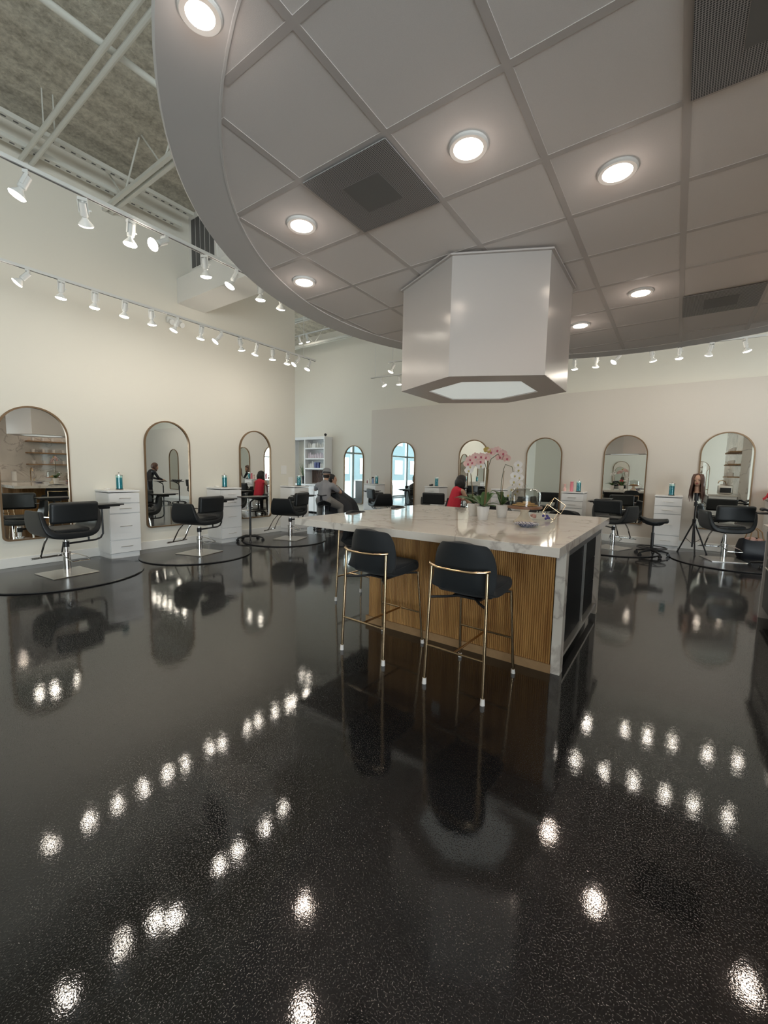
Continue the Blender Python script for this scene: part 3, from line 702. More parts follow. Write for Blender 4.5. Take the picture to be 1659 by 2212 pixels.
# mats under chairs
def floor_mat_obj(x, y, r, label, a0):
    pts = []
    for k in range(49):
        a = 2*PI*k/48; px, py = r*math.cos(a), r*math.sin(a)
        pts.append((max(px, -.62*r/.85) if a0 == 90 else px, min(py, .75) if a0 == 0 else py))
    pts = pts[:-1]
    m = MB(); m.prism(pts, 0, .016); o = m.build('floor_mat', M['mat'], smooth=False, loc=(x, y, .001), mods=[('BEVEL', dict(width=.008, segments=2, limit_method='ANGLE', angle_limit=R(40)))])
    tag(o, label, 'mat', 'round anti fatigue mats')
floor_mat_obj(-6.45, 1.93, .90, 'round dark mat under the leftmost salon chair', 90)
floor_mat_obj(-6.42, 3.75, .85, 'round dark mat under the second salon chair of the left wall', 90)
floor_mat_obj(-6.42, 5.65, .82, 'round dark mat under the salon chair nearest the wall end', 90)
floor_mat_obj(-.95, 9.05, .82, 'round dark mat under the salon chair beyond the island corner', 0)
floor_mat_obj(.85, 9.0, .86, 'round dark mat under the salon chair beside the tripod', 0)
for o in bpy.data.objects:
    if o.name.split('.')[0] == 'salon_chair':
        nm = o['label']
        if any(s in nm for s in ('leftmost', 'standing stylist', 'wall end', 'island', 'tripod')): o.location.z = .017

# five star base pieces
def star_base(m, r=.27, z=.07):
    for k in range(5):
        a = 2*PI*k/5+.3; m.tube([(0, 0, z+.03), (r*.6*math.cos(a), r*.6*math.sin(a), z+.02), (r*math.cos(a), r*math.sin(a), z-.005)], [.022, .018, .014], seg=8)
def casters(t, r=.27):
    for k in range(5):
        a = 2*PI*k/5+.3; m = MB(); c = Vector((r*math.cos(a), r*math.sin(a), .028)); s = Vector((-math.sin(a), math.cos(a), 0))
        m.cyl(c-s*.022, c-s*.006, .027, seg=14); m.cyl(c+s*.006, c+s*.022, .027, seg=14); m.cyl(c, c+Vector((0, 0, .045)), .008, seg=8); m.build('caster', M['black2'], t)
def make_cart(label, loc, rz):
    t = thing('tray_cart', label, 'tray cart', loc, rz, 'rolling tray carts')
    m = MB(); star_base(m, .25); m.build('base', M['black2'], t); casters(t, .25)
    m = MB(); m.cyl((0, 0, .09), (0, 0, .70), .022, seg=14); m.tube([(0, 0, .70), (0, -.02, .78), (0, -.12, .84), (0, -.16, .86)], .018); m.cyl((.02, 0, .66), (.06, 0, .66), .012, seg=8); m.build('column', M['black2'], t)
    m = MB(); m.box((0, -.1, .865), (.20, .16, .03), bev=.01); m.box((0, -.1, .885), (.50, .34, .02), bev=.01); m.build('tray', M['tray'], t)
    return t
cart = make_cart('black rolling tray cart in front of the third mirror of the left wall', (-6.86, 5.13, 0), R(90))
dup(cart, (1.32, 8.75, 0), R(0), 'rolling tray cart at the right edge, carrying a crumpled black cape')
dup(cart, (1.78, 8.35, 0), R(5), 'rolling tray cart seen in the mirror before the standing stylist')
m = MB(); m.grid([[(-.20+.4*i/10, -.13+.26*j/10, .03+.025*math.sin(i*1.7)+.02*math.cos(j*1.9+i)) for j in range(11)] for i in range(11)])
tag(m.build('folded_cape', M['cape'], loc=(1.32, 8.65, .895), mods=[('SOLIDIFY', dict(thickness=.02)), ('SUBSURF', dict(levels=1, render_levels=2))]), 'crumpled black cape lying on the tray at the right edge', 'cape')
# saddle stool
def make_saddle(label, loc, rz, ch=False):
    t = thing('saddle_stool', label, 'stool', loc, rz)
    m = MB(); rows = []
    for i in range(13):
        u = -1+2*i/12; rows.append([])
        for j in range(13):
            v = -1+2*j/12; w = .10+.10*(.5-.5*v) if v > 0 else .20
            wx = .19*(1-.45*max(0, v))*math.sqrt(max(.02, 1-abs(v)**3.2))
            rows[-1].append((u*wx, v*.23, .67+(.055*v*v if v < 0 else .012*v*v)-.045*u*u))
    m.grid(rows); m.build('seat', M['black'], t, angle=0, mods=[('SOLIDIFY', dict(thickness=.085, offset=-1)), ('SUBSURF', dict(levels=1, render_levels=2))])
    m = MB(); m.cyl((0, 0, .09), (0, 0, .42), .026, seg=14); m.cyl((0, 0, .42), (0, 0, .61), .015, seg=12); m.box((0, 0, .605), (.16, .2, .02)); m.tube([(.05, .0, .6), (.16, .02, .59), (.2, .05, .57)], .006); m.build('gas_lift', M['black2'] if not ch else M['chrome'], t)
    m = MB(); star_base(m, .26); m.build('base', M['black2'] if not ch else M['chrome'], t)
    m = MB(); m.tube([(.23*math.cos(2*PI*k/40), .23*math.sin(2*PI*k/40), .15) for k in range(40)], .010, closed=True)
    for k in range(5):
        a = 2*PI*k/5+.3; m.tube([(0, 0, .14), (.23*math.cos(a), .23*math.sin(a), .15)], .008)
    m.build('foot_ring', M['black2'] if not ch else M['chrome'], t); casters(t, .26)
    return t
make_saddle('black saddle stool with foot ring and casters right of the island', (-.27, 8.80, 0), R(-75))
make_saddle('chrome based saddle stool under the man in the grey hat', (-6.95, 7.35, 0), R(40), True)

# ------------------------------------------------------------------ training head on tripod
t = thing('tripod', 'black tripod holding the training head beside the far wall cabinet', 'tripod', (.33, 9.43, 0))
for k, a in enumerate((R(150), R(-80), R(20))):
    m = MB(); m.tube([(0, 0, .62), (.24*math.cos(a), .24*math.sin(a), .02)], [.014, .012]); m.cyl((.24*math.cos(a), .24*math.sin(a), 0), (.24*math.cos(a), .24*math.sin(a), .03), .016, seg=8); m.build('leg', M['black2'], t)
m = MB(); m.cyl((0, 0, .14), (0, 0, 1.02), .014, seg=12); m.cyl((0, 0, .58), (0, 0, .66), .03, seg=12); m.cyl((0, 0, .90), (0, 0, .97), .028, seg=12); m.cyl((.0, 0, .94), (.07, 0, .94), .008, seg=8)
for k, a in enumerate((R(150), R(-80), R(20))): m.cyl((0, 0, .2), (.13*math.cos(a), .13*math.sin(a), .30), .005, seg=6)
m.cyl((0, 0, 1.0), (0, 0, 1.16), .036, .03, seg=14); m.build('pole', M['black2'], t)
t = thing('training_head', 'hairdressing training head with long straight brown hair on the tripod', 'mannequin head', (.33, 9.43, 1.14), R(-8))
m = MB()
m.ell((0, 0, .245), (.072, .088, .092)); m.ell((0, -.035, .195), (.052, .055, .075)); m.cyl((0, .01, 0), (0, .0, .17), .045, .042, seg=16); m.ell((0, .01, .01), (.06, .055, .02))
m.ell((0, -.088, .21), (.011, .016, .020)); m.ell((0, -.083, .177), (.020, .010, .006)); m.ell((0, -.085, .169), (.018, .010, .006)); m.ell((-.03, -.078, .24), (.016, .010, .006)); m.ell((.03, -.078, .24), (.016, .010, .006))
m.ell((-.074, 0, .215), (.010, .018, .03)); m.ell((.074, 0, .215), (.010, .018, .03))
m.build('head', M['skin'], t, mods=[('REMESH', dict(mode='VOXEL', voxel_size=.004)), ('SMOOTH', dict(factor=.5, iterations=3))])
m = MB()
for s in (-1, 1):
    m.ell((s*.030, -.082, .228), (.012, .008, .005), u=8, v=6); m.box((s*.030, -.086, .250), (.03, .006, .004), rot=(0, s*.1, 0))
m.build('eyes', M['black2'], t)
m = MB(); m.ell((0, -.090, .177), (.017, .007, .004)); m.ell((0, -.091, .169), (.014, .007, .005)); m.build('lips', M['applered'], t)
m = MB()
for k in range(46):
    a = R(-42+264*k/45); rx, ry = .083, .098
    x, y = rx*math.cos(a), ry*math.sin(a)
    L = random.uniform(.24, .42) if math.sin(a) > -.2 or abs(math.cos(a)) > .6 else random.uniform(.30, .40)
    sp = 1.0+random.uniform(.05, .45)
    m.tube([(0+.004*math.cos(a), -.01, .345), (x*.75, y*.75, .325), (x, y, .26), (x*1.08, y*1.08, .16), (x*sp, y*sp, .30-L), (x*sp*1.05, y*sp*1.05, .22-L)], [.012, .020, .017, .013, .008, .002], seg=6)
m.build('wig', M['brown'], t, angle=60)

# ------------------------------------------------------------------ bag on the floor
t = thing('tote_bag', 'black tote bag stuffed with things on the floor at the right edge', 'bag', (1.20, 9.62, 0), R(15))
m = MB(); V = []
for z, w, d in ((0, .20, .12), (.10, .24, .15), (.25, .23, .13), (.36, .20, .10)):
    V.append([(w*math.copysign(abs(math.cos(a))**.6, math.cos(a))*(1+.06*math.sin(5*a)), d*math.copysign(abs(math.sin(a))**.6, math.sin(a)), z+.02*math.sin(3*a+z*9)) for a in [2*PI*k/28 for k in range(28)]])
m.grid([r+[r[0]] for r in V]); bmesh.ops.remove_doubles(m.bm, verts=m.bm.verts, dist=1e-5); m.ell((0, 0, .04), (.2, .12, .04)); m.build('bag_body', M['cape'], t, mods=[('SUBSURF', dict(levels=1, render_levels=2))])
for s in (-1, 1):
    m = MB(); m.tube([(-.10, s*.09, .35), (-.07, s*.07, .50), (0, s*.05, .56), (.07, s*.07, .50), (.10, s*.09, .35)], .010); m.build('handle', M['wood'], t)
m = MB(); m.ell((-.05, 0, .34), (.09, .06, .06)); m.ell((.08, 0, .33), (.06, .06, .05)); m.build('contents', M['shell'], t)

# ------------------------------------------------------------------ island
X0, X1, Y0, Y1, ZT = -2.97, -.565, 2.73, 5.12, .962
BX0, BX1, BY0, BY1 = -2.28, -.60, 3.03, 4.72
t = thing('kitchen_island', 'large island with polished marble top and reeded oak front', 'island', ((X0+X1)/2, (Y0+Y1)/2, 0))
ox, oy = (X0+X1)/2, (Y0+Y1)/2
m = MB(); m.box((0, 0, ZT-.032), (X1-X0, Y1-Y0, .064), bev=.002, seg=1); m.build('worktop', M['marble'], t, smooth=False)
m = MB(); m.box(((BX0+BX1)/2-ox-.02, (BY0+BY1)/2-oy+.01, .44), (BX1-BX0-.12, BY1-BY0-.04, .88)); m.build('carcass', M['darkgrey'], t, smooth=False)
def reeds(p0, p1, nrm, z0, z1, pitch=.0155):
    p0 = Vector(p0); p1 = Vector(p1); L = (p1-p0).length; u = (p1-p0)/L; n_ = int(L/pitch); pi = L/n_; nv = Vector(nrm)
    m = MB(); prof = []
    for k in range(n_):
        for q in range(5):
            a = PI*q/4; prof.append(p0+u*(k*pi+pi/2-pi*.40*math.cos(a))+nv*(.010*math.sin(a)+.001))
    prof.append(p1+nv*.002)
    m.grid([[(p.x, p.y, z0) for p in prof], [(p.x, p.y, z1) for p in prof]])
    m.box(((p0.x+p1.x)/2-nv.x*.005, (p0.y+p1.y)/2-nv.y*.005, (z0+z1)/2), (abs(p1.x-p0.x)+abs(nv.x)*.01, abs(p1.y-p0.y)+abs(nv.y)*.01, z1-z0))
    return m
reeds((BX0-ox, BY0-oy, 0), (BX1-.05-ox, BY0-oy, 0), (0, -1, 0), .06, ZT-.064).build('reeded_front', M['slat'], t, angle=50)
reeds((BX0-ox, BY1-oy, 0), (BX0-ox, BY0-oy, 0), (-1, 0, 0), .06, ZT-.064).build('reeded_side', M['slat'], t, angle=50)
m = MB(); m.box(((BX0+BX1-.05)/2-ox-.01, BY0-oy-.006, .033), (BX1-.05-BX0+.04, .026, .066)); m.box((BX0-ox-.008, (BY0+BY1)/2-oy, .033), (.026, BY1-BY0, .066)); m.build('plinth', M['wood'], t, smooth=False)
m = MB(); m.box((BX1-ox-.01, BY0-oy+.035, (ZT-.064)/2), (.065, .09, ZT-.064), bev=.001, seg=1); m.build('end_panel', M['marble'], t, smooth=False)
m = MB(); m.box((BX1-ox-.01, BY1-oy-.04, (ZT-.064)/2), (.065, .08, ZT-.064), bev=.001, seg=1); m.build('end_panel', M['marble'], t, smooth=False)
m = MB(); m.box((BX1-ox-.01, (BY0+BY1)/2-oy, ZT-.064-.025), (.06, BY1-BY0-.17, .05)); m.build('top_rail', M['darkgrey'], t, smooth=False)
m = MB(); m.box((BX1-ox-.008, (BY0+BY1)/2-oy, .105), (.045, BY1-BY0-.17, .028)); m.build('bottom_rail', M['steel'], t, smooth=False)
ym = (BY0+BY1)/2-oy+.1
for (ya, yb) in ((BY0+.085-oy, ym-.008), (ym+.008, BY1-.085-oy)):
    for (za, zb) in ((.12, .84),) if ya < 0 and yb < .2 else ((.12, .36), (.365, .60), (.605, .84)):
        m = MB(); m.box((BX1-ox-.03, (ya+yb)/2, (za+zb)/2), (.02, yb-ya-.004, zb-za-.004), bev=.002, seg=1); dr = m.build('cabinet_door', M['island_door'], t, smooth=False)
m = MB(); m.box((BX1-ox-.012, ym, .48), (.02, .014, .72)); m.build('divider', M['steel'], t, smooth=False)
m = MB(); m.box((-1.545-ox, BY0-oy-.012, .60), (.075, .012, .12), bev=.003, seg=1); o_ = m.build('power_outlet', M['cap'], t, smooth=False)

# ------------------------------------------------------------------ bar stools
def make_stool(label, loc, rz, group, fab):
    t = thing('bar_stool', label, 'bar stool', loc, rz, group)      # front +y
    m = MB(); rows = []
    prof = [(.235, .665, .165), (.215, .635, .20), (.10, .622, .22), (-.02, .612, .222), (-.12, .612, .222), (-.19, .65, .222), (-.222, .74, .226), (-.235, .85, .225), (-.245, .93, .205), (-.25, .985, .165)]
    for (y, z, w) in prof:
        r = []
        for i in range(13):
            u = -1+2*i/12; su = abs(u)**2.4
            back = max(0, min(1, (z-.66)/.1)) if y < 0 else 0
            r.append((u*w, y+back*.085*su+(0 if back else -.01*su), z+(.03*su if not back else -.012*su)))
        rows.append(r)
    m.grid(rows)
    m.build('seat_shell', fab, t, angle=0, mods=[('SOLIDIFY', dict(thickness=.055, offset=-1)), ('BEVEL', dict(width=.02, segments=2, limit_method='ANGLE', angle_limit=R(60))), ('SUBSURF', dict(levels=1, render_levels=2))])
    m = MB(); m.box((0, .025, .672), (.40, .38, .09), bev=.035, seg=3); m.build('seat_cushion', fab, t)
    LEG = [((-.21, -.265, 0), (-.195, -.235, .825)), ((.21, -.265, 0), (.195, -.235, .825)), ((-.21, .265, 0), (-.19, .20, .62)), ((.21, .265, 0), (.19, .20, .62))]
    for a, b_ in LEG:
        m = MB(); m.cyl(a, b_, .0105, seg=12); lg = m.build('leg', M['brass'], t)
        m = MB(); a_ = Vector(a); b2 = a_+(Vector(b_)-a_)*.05; m.cyl(a_, b2, .0155, .013, seg=12); m.build('foot_cap', M['cap'], lg)
    m = MB(); m.tube([(-.21, -.232, .828), (-.19, -.262, .826), (-.12, -.292, .82), (0, -.302, .818), (.12, -.292, .82), (.19, -.262, .826), (.21, -.232, .828)], .0085, seg=10); m.build('back_rail', M['brass'], t)
    m = MB(); m.cyl((-.205, -.255, .27), (.205, -.255, .27), .008, seg=10); m.cyl((-.203, .235, .27), (.203, .235, .27), .008, seg=10); m.cyl((0, -.255, .27), (0, .235, .27), .008, seg=10)
    m.build('footrest', M['brass'], t)
    m = MB(); m.box((0, .03, .598), (.20, .26, .012))
    for s in (-1, 1): m.tube([(s*.198, -.242, .60), (s*.12, -.17, .60), (s*.05, -.08, .60)], .009); m.cyl((s*.19, .2, .61), (s*.05, .1, .60), .009, seg=8)
    m.build('seat_bracket', M['black2'], t)
    return t
st = make_stool('black bar stool nearest the right corner of the island front', (-1.075, 2.605, 0), R(-2), 'black and brass bar stools', M['fabric'])
dup(st, (-1.86, 2.665, 0), R(-3), 'black bar stool left of its twin at the island front')
dup(st, (-1.10, 5.27, 0), R(178), 'bar stool behind the island, its curved back seen beyond the gold wire ornament')
dup(st, (-2.05, 5.27, 0), R(182), 'bar stool behind the island, its back hidden by the orchid pots')
so = make_stool('bar stool at the left end of the island, nearer the camera, mostly legs visible', (-2.69, 3.52, 0), R(-92), 'black and brass bar stools', M['fabric'])
dup(so, (-2.69, 4.40, 0), R(-88), 'bar stool at the left end of the island, farther from the camera')

# ------------------------------------------------------------------ orchids
def petal(m, L, w, a, tilt=.15, z0=0):
    rows = []
    for i in range(6):
        u = i/5; ww = w*math.sin(PI*min(.98, (u*.85+.10)))
        rows.append([(u*L*math.cos(a)-s*ww*math.sin(a), u*L*math.sin(a)+s*ww*math.cos(a), z0+tilt*L*u*u+.08*abs(s)*w) for s in (-1, -.5, 0, .5, 1)])
    m.grid(rows)
def flower_mesh(mt, centre, sc=1.0):
    m = MB()
    for a, L, w in ((PI/2, .032, .013), (PI/2+2.2, .030, .012), (PI/2-2.2, .030, .012)): petal(m, L*sc, w*sc, a, .1)
    for a in (.1, PI-.1): petal(m, .034*sc, .023*sc, a, .1, .003)
    m.mi = 1; m.ell((0, -.004*sc, .008*sc), (.007*sc, .009*sc, .008*sc), u=8, v=6)
    me = m.build('flower', [mt, centre]); return me
mp = mat('pink petal', (.70, .46, .42), .55, var=(60, .18)); mw = mat('white petal', (.85, .82, .80), .5)
mc = mat('orchid throat', (.50, .10, .15), .5); my = mat('yellow throat', (.6, .5, .2), .5)
fpm = flower_mesh(mp, mc, 1.35); fpk = fpm.data; fw = flower_mesh(mw, my, 1.4); fwk = fw.data
bpy.data.objects.remove(fpm); bpy.data.objects.remove(fw)
my2 = mat('faded yellow petal', (.48, .34, .10), .6); fy = flower_mesh(my2, my, 1.15); fyk = fy.data; bpy.data.objects.remove(fy)
def orchid(label, loc, leaves, stems, flowers, group='potted orchids', scale=1.0):
    t = thing('potted_orchid', label, 'orchid', loc, 0, group)
    m = MB(); n = 36; prof = [(0, 0), (.044, 0), (.047, .005), (.062, .13), (.064, .135), (.058, .135), (.055, .12), (0, .12)]
    m.lathe(prof, seg=72)
    for v in m.bm.verts:
        r = math.hypot(v.co.x, v.co.y)
        if r > .043 and .004 < v.co.z < .131:
            k = 1+.022*(1 if (int(round(math.atan2(v.co.y, v.co.x)/(2*PI/72))) % 2) else -1); v.co.x *= k; v.co.y *= k
    m.build('pot', M['pot'], t, angle=30)
    m = MB(); m.lathe([(0, .128), (.03, .130), (.055, .122)], seg=20); m.build('moss', M['soil'], t)
    for a, L, w, up in leaves:
        m = MB(); rows = []
        for i in range(9):
            u = i/8; ww = w*1.3*math.sin(PI*(.12+.86*u))**.6; r = L*1.1*u; z = .135+up*math.sin(u*2.1)*L-.0*u
            rows.append([(r*math.cos(a)-s*ww*math.sin(a), r*math.sin(a)+s*ww*math.cos(a), z+.25*ww*abs(s)) for s in (-1, -.5, 0, .5, 1)])
        m.grid(rows); m.build('leaf', M['green'], t, angle=0, mods=[('SOLIDIFY', dict(thickness=.003)), ('SUBSURF', dict(levels=1, render_levels=1))])
    for pts in stems:
        m = MB(); m.tube(pts, .0032, seg=7); m.build('stem', M['stem'], t)
        x, y, z = pts[1]; m = MB(); m.cyl((pts[0][0]+.006, pts[0][1], .12), (pts[2][0]+.006, pts[2][1], pts[2][2]-.02), .0026, seg=6)
        m.build('stake', M['stake'], t)
    for (p, kind, az, el) in flowers:
        o = bpy.data.objects.new('flower', {'p': fpk, 'w': fwk, 'y': fyk}[kind]); C.objects.link(o); o.parent = t; o.location = p
        o.rotation_euler = (R(90)-el, random.uniform(-.3, .3), az)
    return t
# camera-right direction for spreading arches: (rx,ry)
rx, ry = .818, .575
CASC = [0.0]
def P2(s, d, z):
    z = z if z <= .12 else .12+(z-.12)*1.15
    s = s-CASC[0] if s > .04 else s
    return (rx*s-ry*d, ry*s+rx*d, z)       # s to the camera right, d away
def fl_on(pts): return pts
AZ = R(35)
orchid('front potted orchid with arching sprays of pink flowers in a white ribbed pot', (-1.545, 3.905, ZT),
       [(R(205), .22, .036, .35), (R(150), .20, .034, .45), (R(60), .17, .032, .75), (R(20), .13, .030, .25), (R(-60), .12, .030, .12), (R(-20), .14, .028, .1), (R(100), .15, .03, .9)],
       [[P2(.015, 0, .12), P2(.03, 0, .32), P2(.035, 0, .47), P2(.06, 0, .54), P2(.12, 0, .58), P2(.18, 0, .575), P2(.23, 0, .53)],
        [P2(.005, 0, .12), P2(.015, 0, .3), P2(.02, 0, .45), P2(-.01, 0, .53), P2(-.08, 0, .56), P2(-.15, 0, .53), P2(-.19, 0, .47)]],
       [(P2(.05, -.02, .595), 'p', AZ, .1), (P2(.11, -.02, .61), 'p', AZ, .1), (P2(.165, -.02, .585), 'p', AZ+.2, 0), (P2(.205, -.02, .545), 'p', AZ+.3, -.1), (P2(.145, .01, .555), 'p', AZ, .1),
        (P2(.0, -.02, .55), 'p', AZ, .1), (P2(.01, -.02, .61), 'y', AZ, .2), (P2(-.045, -.02, .555), 'p', AZ-.2, .1), (P2(-.05, -.02, .515), 'p', AZ, 0), (P2(-.10, -.02, .555), 'p', AZ-.1, 0), (P2(-.15, -.02, .53), 'p', AZ-.3, 0), (P2(-.17, -.02, .495), 'p', AZ-.2, -.1), (P2(-.13, -.02, .505), 'p', AZ-.2, 0)])
orchid('rear left potted orchid with drooping white flowers half hidden by the front pot', (-1.77, 4.20, ZT),
       [(R(190), .20, .034, .3), (R(230), .17, .034, .45), (R(130), .18, .03, .5), (R(60), .14, .03, .6), (R(0), .12, .03, .3)],
       [[P2(.0, 0, .12), P2(-.03, 0, .28), P2(-.045, 0, .42), P2(-.02, 0, .52), P2(.04, 0, .53), P2(.07, 0, .49)]],
       [(P2(-.01, -.02, .50), 'w', AZ, 0), (P2(.03, -.02, .525), 'w', AZ, 0), (P2(-.055, -.02, .475), 'w', AZ-.3, -.1), (P2(.055, -.02, .485), 'w', AZ, -.1), (P2(-.07, -.02, .44), 'w', AZ-.2, -.2)])
CASC[0] = .035
orchid('right potted orchid with a cascade of white flowers, beside the cake dome', (-1.475, 4.255, ZT),
       [(R(210), .12, .034, 1.2), (R(40), .15, .036, .95), (R(-30), .12, .03, .4), (R(130), .12, .032, 1.1)],
       [[P2(-.02, 0, .12), P2(-.02, 0, .33), P2(.0, 0, .46), P2(.05, 0, .50), P2(.12, 0, .48), P2(.145, 0, .40), P2(.13, 0, .30), P2(.11, 0, .2)]],
       [(P2(.18, -.02, .45), 'w', AZ+.2, 0), (P2(.145, -.03, .40), 'w', AZ-.3, 0), (P2(.19, -.03, .385), 'w', AZ, 0), (P2(.135, -.03, .345), 'w', AZ, 0), (P2(.19, -.03, .325), 'w', AZ+.3, -.1), (P2(.17, -.04, .29), 'w', AZ, -.1),
        (P2(.12, -.03, .275), 'w', AZ-.4, -.1), (P2(.155, -.03, .235), 'w', AZ, -.2), (P2(.085, -.03, .225), 'w', AZ-.3, -.2), (P2(.175, -.03, .265), 'w', AZ+.3, -.2), (P2(.135, -.03, .195), 'w', AZ, -.3), (P2(.18, .0, .50), 'w', AZ, 0)])

# cake stand --------------------------------------------------------------------
cs = (-1.155, 3.965)
t = thing('cake_stand', 'cream pedestal cake stand with dark wooden plate', 'cake stand', (*cs, ZT))
m = MB(); m.lathe([(0, 0), (.095, 0), (.098, .012), (.075, .03), (.045, .065), (.035, .10), (.05, .13), (.07, .138), (0, .138)], seg=32); m.build('pedestal', M['cream'], t)
m = MB(); m.lathe([(0, .136), (.150, .136), (.158, .142), (.158, .158), (.152, .160), (0, .160)], seg=48); m.build('plate', M['woodplate'], t, angle=30)
t = thing('cake_dome', 'clear glass dome with knob covering the cookies', 'glass dome', (*cs, ZT+.160))
m = MB(); m.lathe([(.140, 0), (.141, .10), (.135, .135), (.11, .158), (.06, .166), (.012, .168)], seg=48); m.lathe([(.137, 0), (.138, .10), (.132, .132), (.108, .155), (.06, .163), (.012, .165)], seg=48); m.build('dome', M['dome'], t)
m = MB(); m.lathe([(.008, .166), (.008, .175), (.018, .185), (.018, .197), (.008, .204), (0, .205)], seg=20); m.build('knob', M['dome'], t)
rng = random.Random(3)
CK = [(-.075, -.02), (-.02, -.055), (.045, -.045), (.08, .01), (-.05, .045), (.03, .055), (-.005, .0), (.055, .0), (-.045, .0), (.01, .02)]
WH = ['at the left', 'front left', 'front right', 'at the right', 'back left', 'at the back', 'in the middle', 'upper right', 'upper left', 'topmost']
for k, (x, y) in enumerate(CK):
    z = .001+(0 if k < 6 else .014 if k < 9 else .027)
    m = MB(); m.lathe([(0, 0), (.034, .001), (.038, .006), (.034, .012), (0, .015)], seg=18)
    tag(m.build('cookie', M['cookie'], loc=(cs[0]+x, cs[1]+y, ZT+.160+z), rot=(rng.uniform(-.04, .04), rng.uniform(-.04, .04), rng.uniform(0, 6))), 'golden cookie %s of the heap under the glass dome' % WH[k], 'cookie', 'cookies under the dome')
def plate_mat():
    m = mat('blue pattern plate', (.8, .8, .82), .2); nt = m.node_tree; b = nt.nodes['Principled BSDF']; tc = nt.nodes.new('ShaderNodeTexCoord')
    g = nt.nodes.new('ShaderNodeTexMagic'); g.turbulence_depth = 2; g.inputs['Scale'].default_value = 30; g.inputs['Distortion'].default_value = 1.5; nt.links.new(tc.outputs['Object'], g.inputs['Vector'])
    r = nt.nodes.new('ShaderNodeValToRGB'); r.color_ramp.interpolation = 'CONSTANT'; r.color_ramp.elements[0].color = (.03, .05, .22, 1); r.color_ramp.elements[1].position = .47; r.color_ramp.elements[1].color = (.8, .8, .8, 1)
    nt.links.new(g.outputs[1], r.inputs[0]); nt.links.new(r.outputs[0], b.inputs['Base Color']); return m
t = thing('patterned_plate', 'blue and white patterned plates stacked in front of the cake stand', 'plate', (-1.05, 3.68, ZT))
m = MB(); m.lathe([(0, .0), (.05, .0), (.055, .004), (.105, .018), (.108, .022), (.10, .022), (.05, .010), (0, .009)], seg=40); m.lathe([(0, .012), (.05, .012), (.10, .028), (.103, .031), (.05, .02), (0, .02)], seg=40); m.build('plate', plate_mat(), t)
# geometric wire ornament
t = thing('wire_cube_ornament', 'tilted gold wire cube ornament standing on one corner', 'ornament', (-.98, 4.36, ZT+.09))
m = MB(); s = .066; rot = Euler((R(45), R(35), R(20))).to_matrix(); cn = {}
zz = min((rot @ Vector((i, j, k))*s).z for i in (-1, 1) for j in (-1, 1) for k in (-1, 1)); zoff = -.09-zz+.003
for i in (-1, 1):
    for j in (-1, 1):
        for k in (-1, 1): cn[(i, j, k)] = rot @ Vector((i, j, k))*s+Vector((0, 0, zoff))
for a in cn:
    for b_ in cn:
        if a < b_ and sum(abs(a[q]-b_[q]) for q in range(3)) == 2: m.cyl(cn[a], cn[b_], .0022, seg=6)
m.build('wire_frame', M['brass'], t)
m = MB(); rng = random.Random(5)
for k in range(9):
    m.ell((rng.uniform(-.03, .03), rng.uniform(-.02, .02), rng.uniform(.0, .04)+.012), (.014, .012, .014), rot=(rng.random(), rng.random(), 0), u=5, v=4)
tag(m.build('violet_crystal', M['violet'], loc=(-1.04, 4.31, ZT), smooth=False), 'cluster of violet blue crystal beside the wire cube', 'crystal')
m = MB(); rng = random.Random(6)
for k in range(8):
    m.ell((rng.uniform(-.03, .03), rng.uniform(-.02, .02), rng.uniform(.0, .04)+.014), (.016, .014, .014), rot=(rng.random(), rng.random(), 0), u=6, v=5)
tag(m.build('pink_crystal', M['shell'], loc=(-1.16, 4.27, ZT), smooth=False), 'pinkish stone cluster behind the cake stand foot', 'crystal')

# ------------------------------------------------------------------ people
RM = [('REMESH', dict(mode='VOXEL', voxel_size=.011)), ('SMOOTH', dict(factor=.6, iterations=4))]
RMF = [('REMESH', dict(mode='VOXEL', voxel_size=.006)), ('SMOOTH', dict(factor=.5, iterations=2))]
def hand(m, wrist, d, up, side=1):
    """five fingered hand; d pointing direction, up = back of hand normal"""
    w_ = Vector(wrist); d = Vector(d).normalized(); up = Vector(up).normalized(); s = d.cross(up).normalized()*side; up = s.cross(d).normalized()*side
    m.caps([(w_, .024, w_+d*.05, .026)]); m.ell(w_+d*.045, (.034, .034, .02)) if False else None
    for k, (o, L) in enumerate(((-.027, .062), (-.009, .072), (.009, .068), (.027, .052))):
        a = w_+d*.06+s*o; b = a+d*L*.5-up*.008; c = b+d*L*.42-up*.022
        m.caps([(w_+d*.01+s*o*.6, .016, a, .012), (a, .011, b, .0095), (b, .0095, c, .008)])
    a = w_+d*.02-s*.03; b = a+d*.035-s*.02-up*.008; m.caps([(w_+d*.005-s*.01, .016, a, .013), (a, .012, b, .011), (b, .011, b+d*.028-up*.006, .009)])
def headmesh(m, c, f, tilt=0):
    """head centre c, facing f (unit horizontal)"""
    c = Vector(c); f = Vector(f).normalized(); up = Vector((0, 0, 1)); s = f.cross(up)
    m.ell(c+up*.02, (.078, .078, .092)); m.ell(c+f*.02-up*.03, (.062, .062, .085)); m.ell(c-f*.03+up*.03, (.075, .075, .075))
    m.ell(c+f*.092-up*.015, (.014, .014, .024)); m.ell(c+f*.082-up*.055, (.018, .018, .010)); m.ell(c+f*.065-up*.092, (.026, .026, .018))
    for q in (-1, 1): m.ell(c+s*q*.078-up*.01, (.012, .012, .03)); m.ell(c+f*.076+s*q*.03+up*.03, (.018, .018, .008))
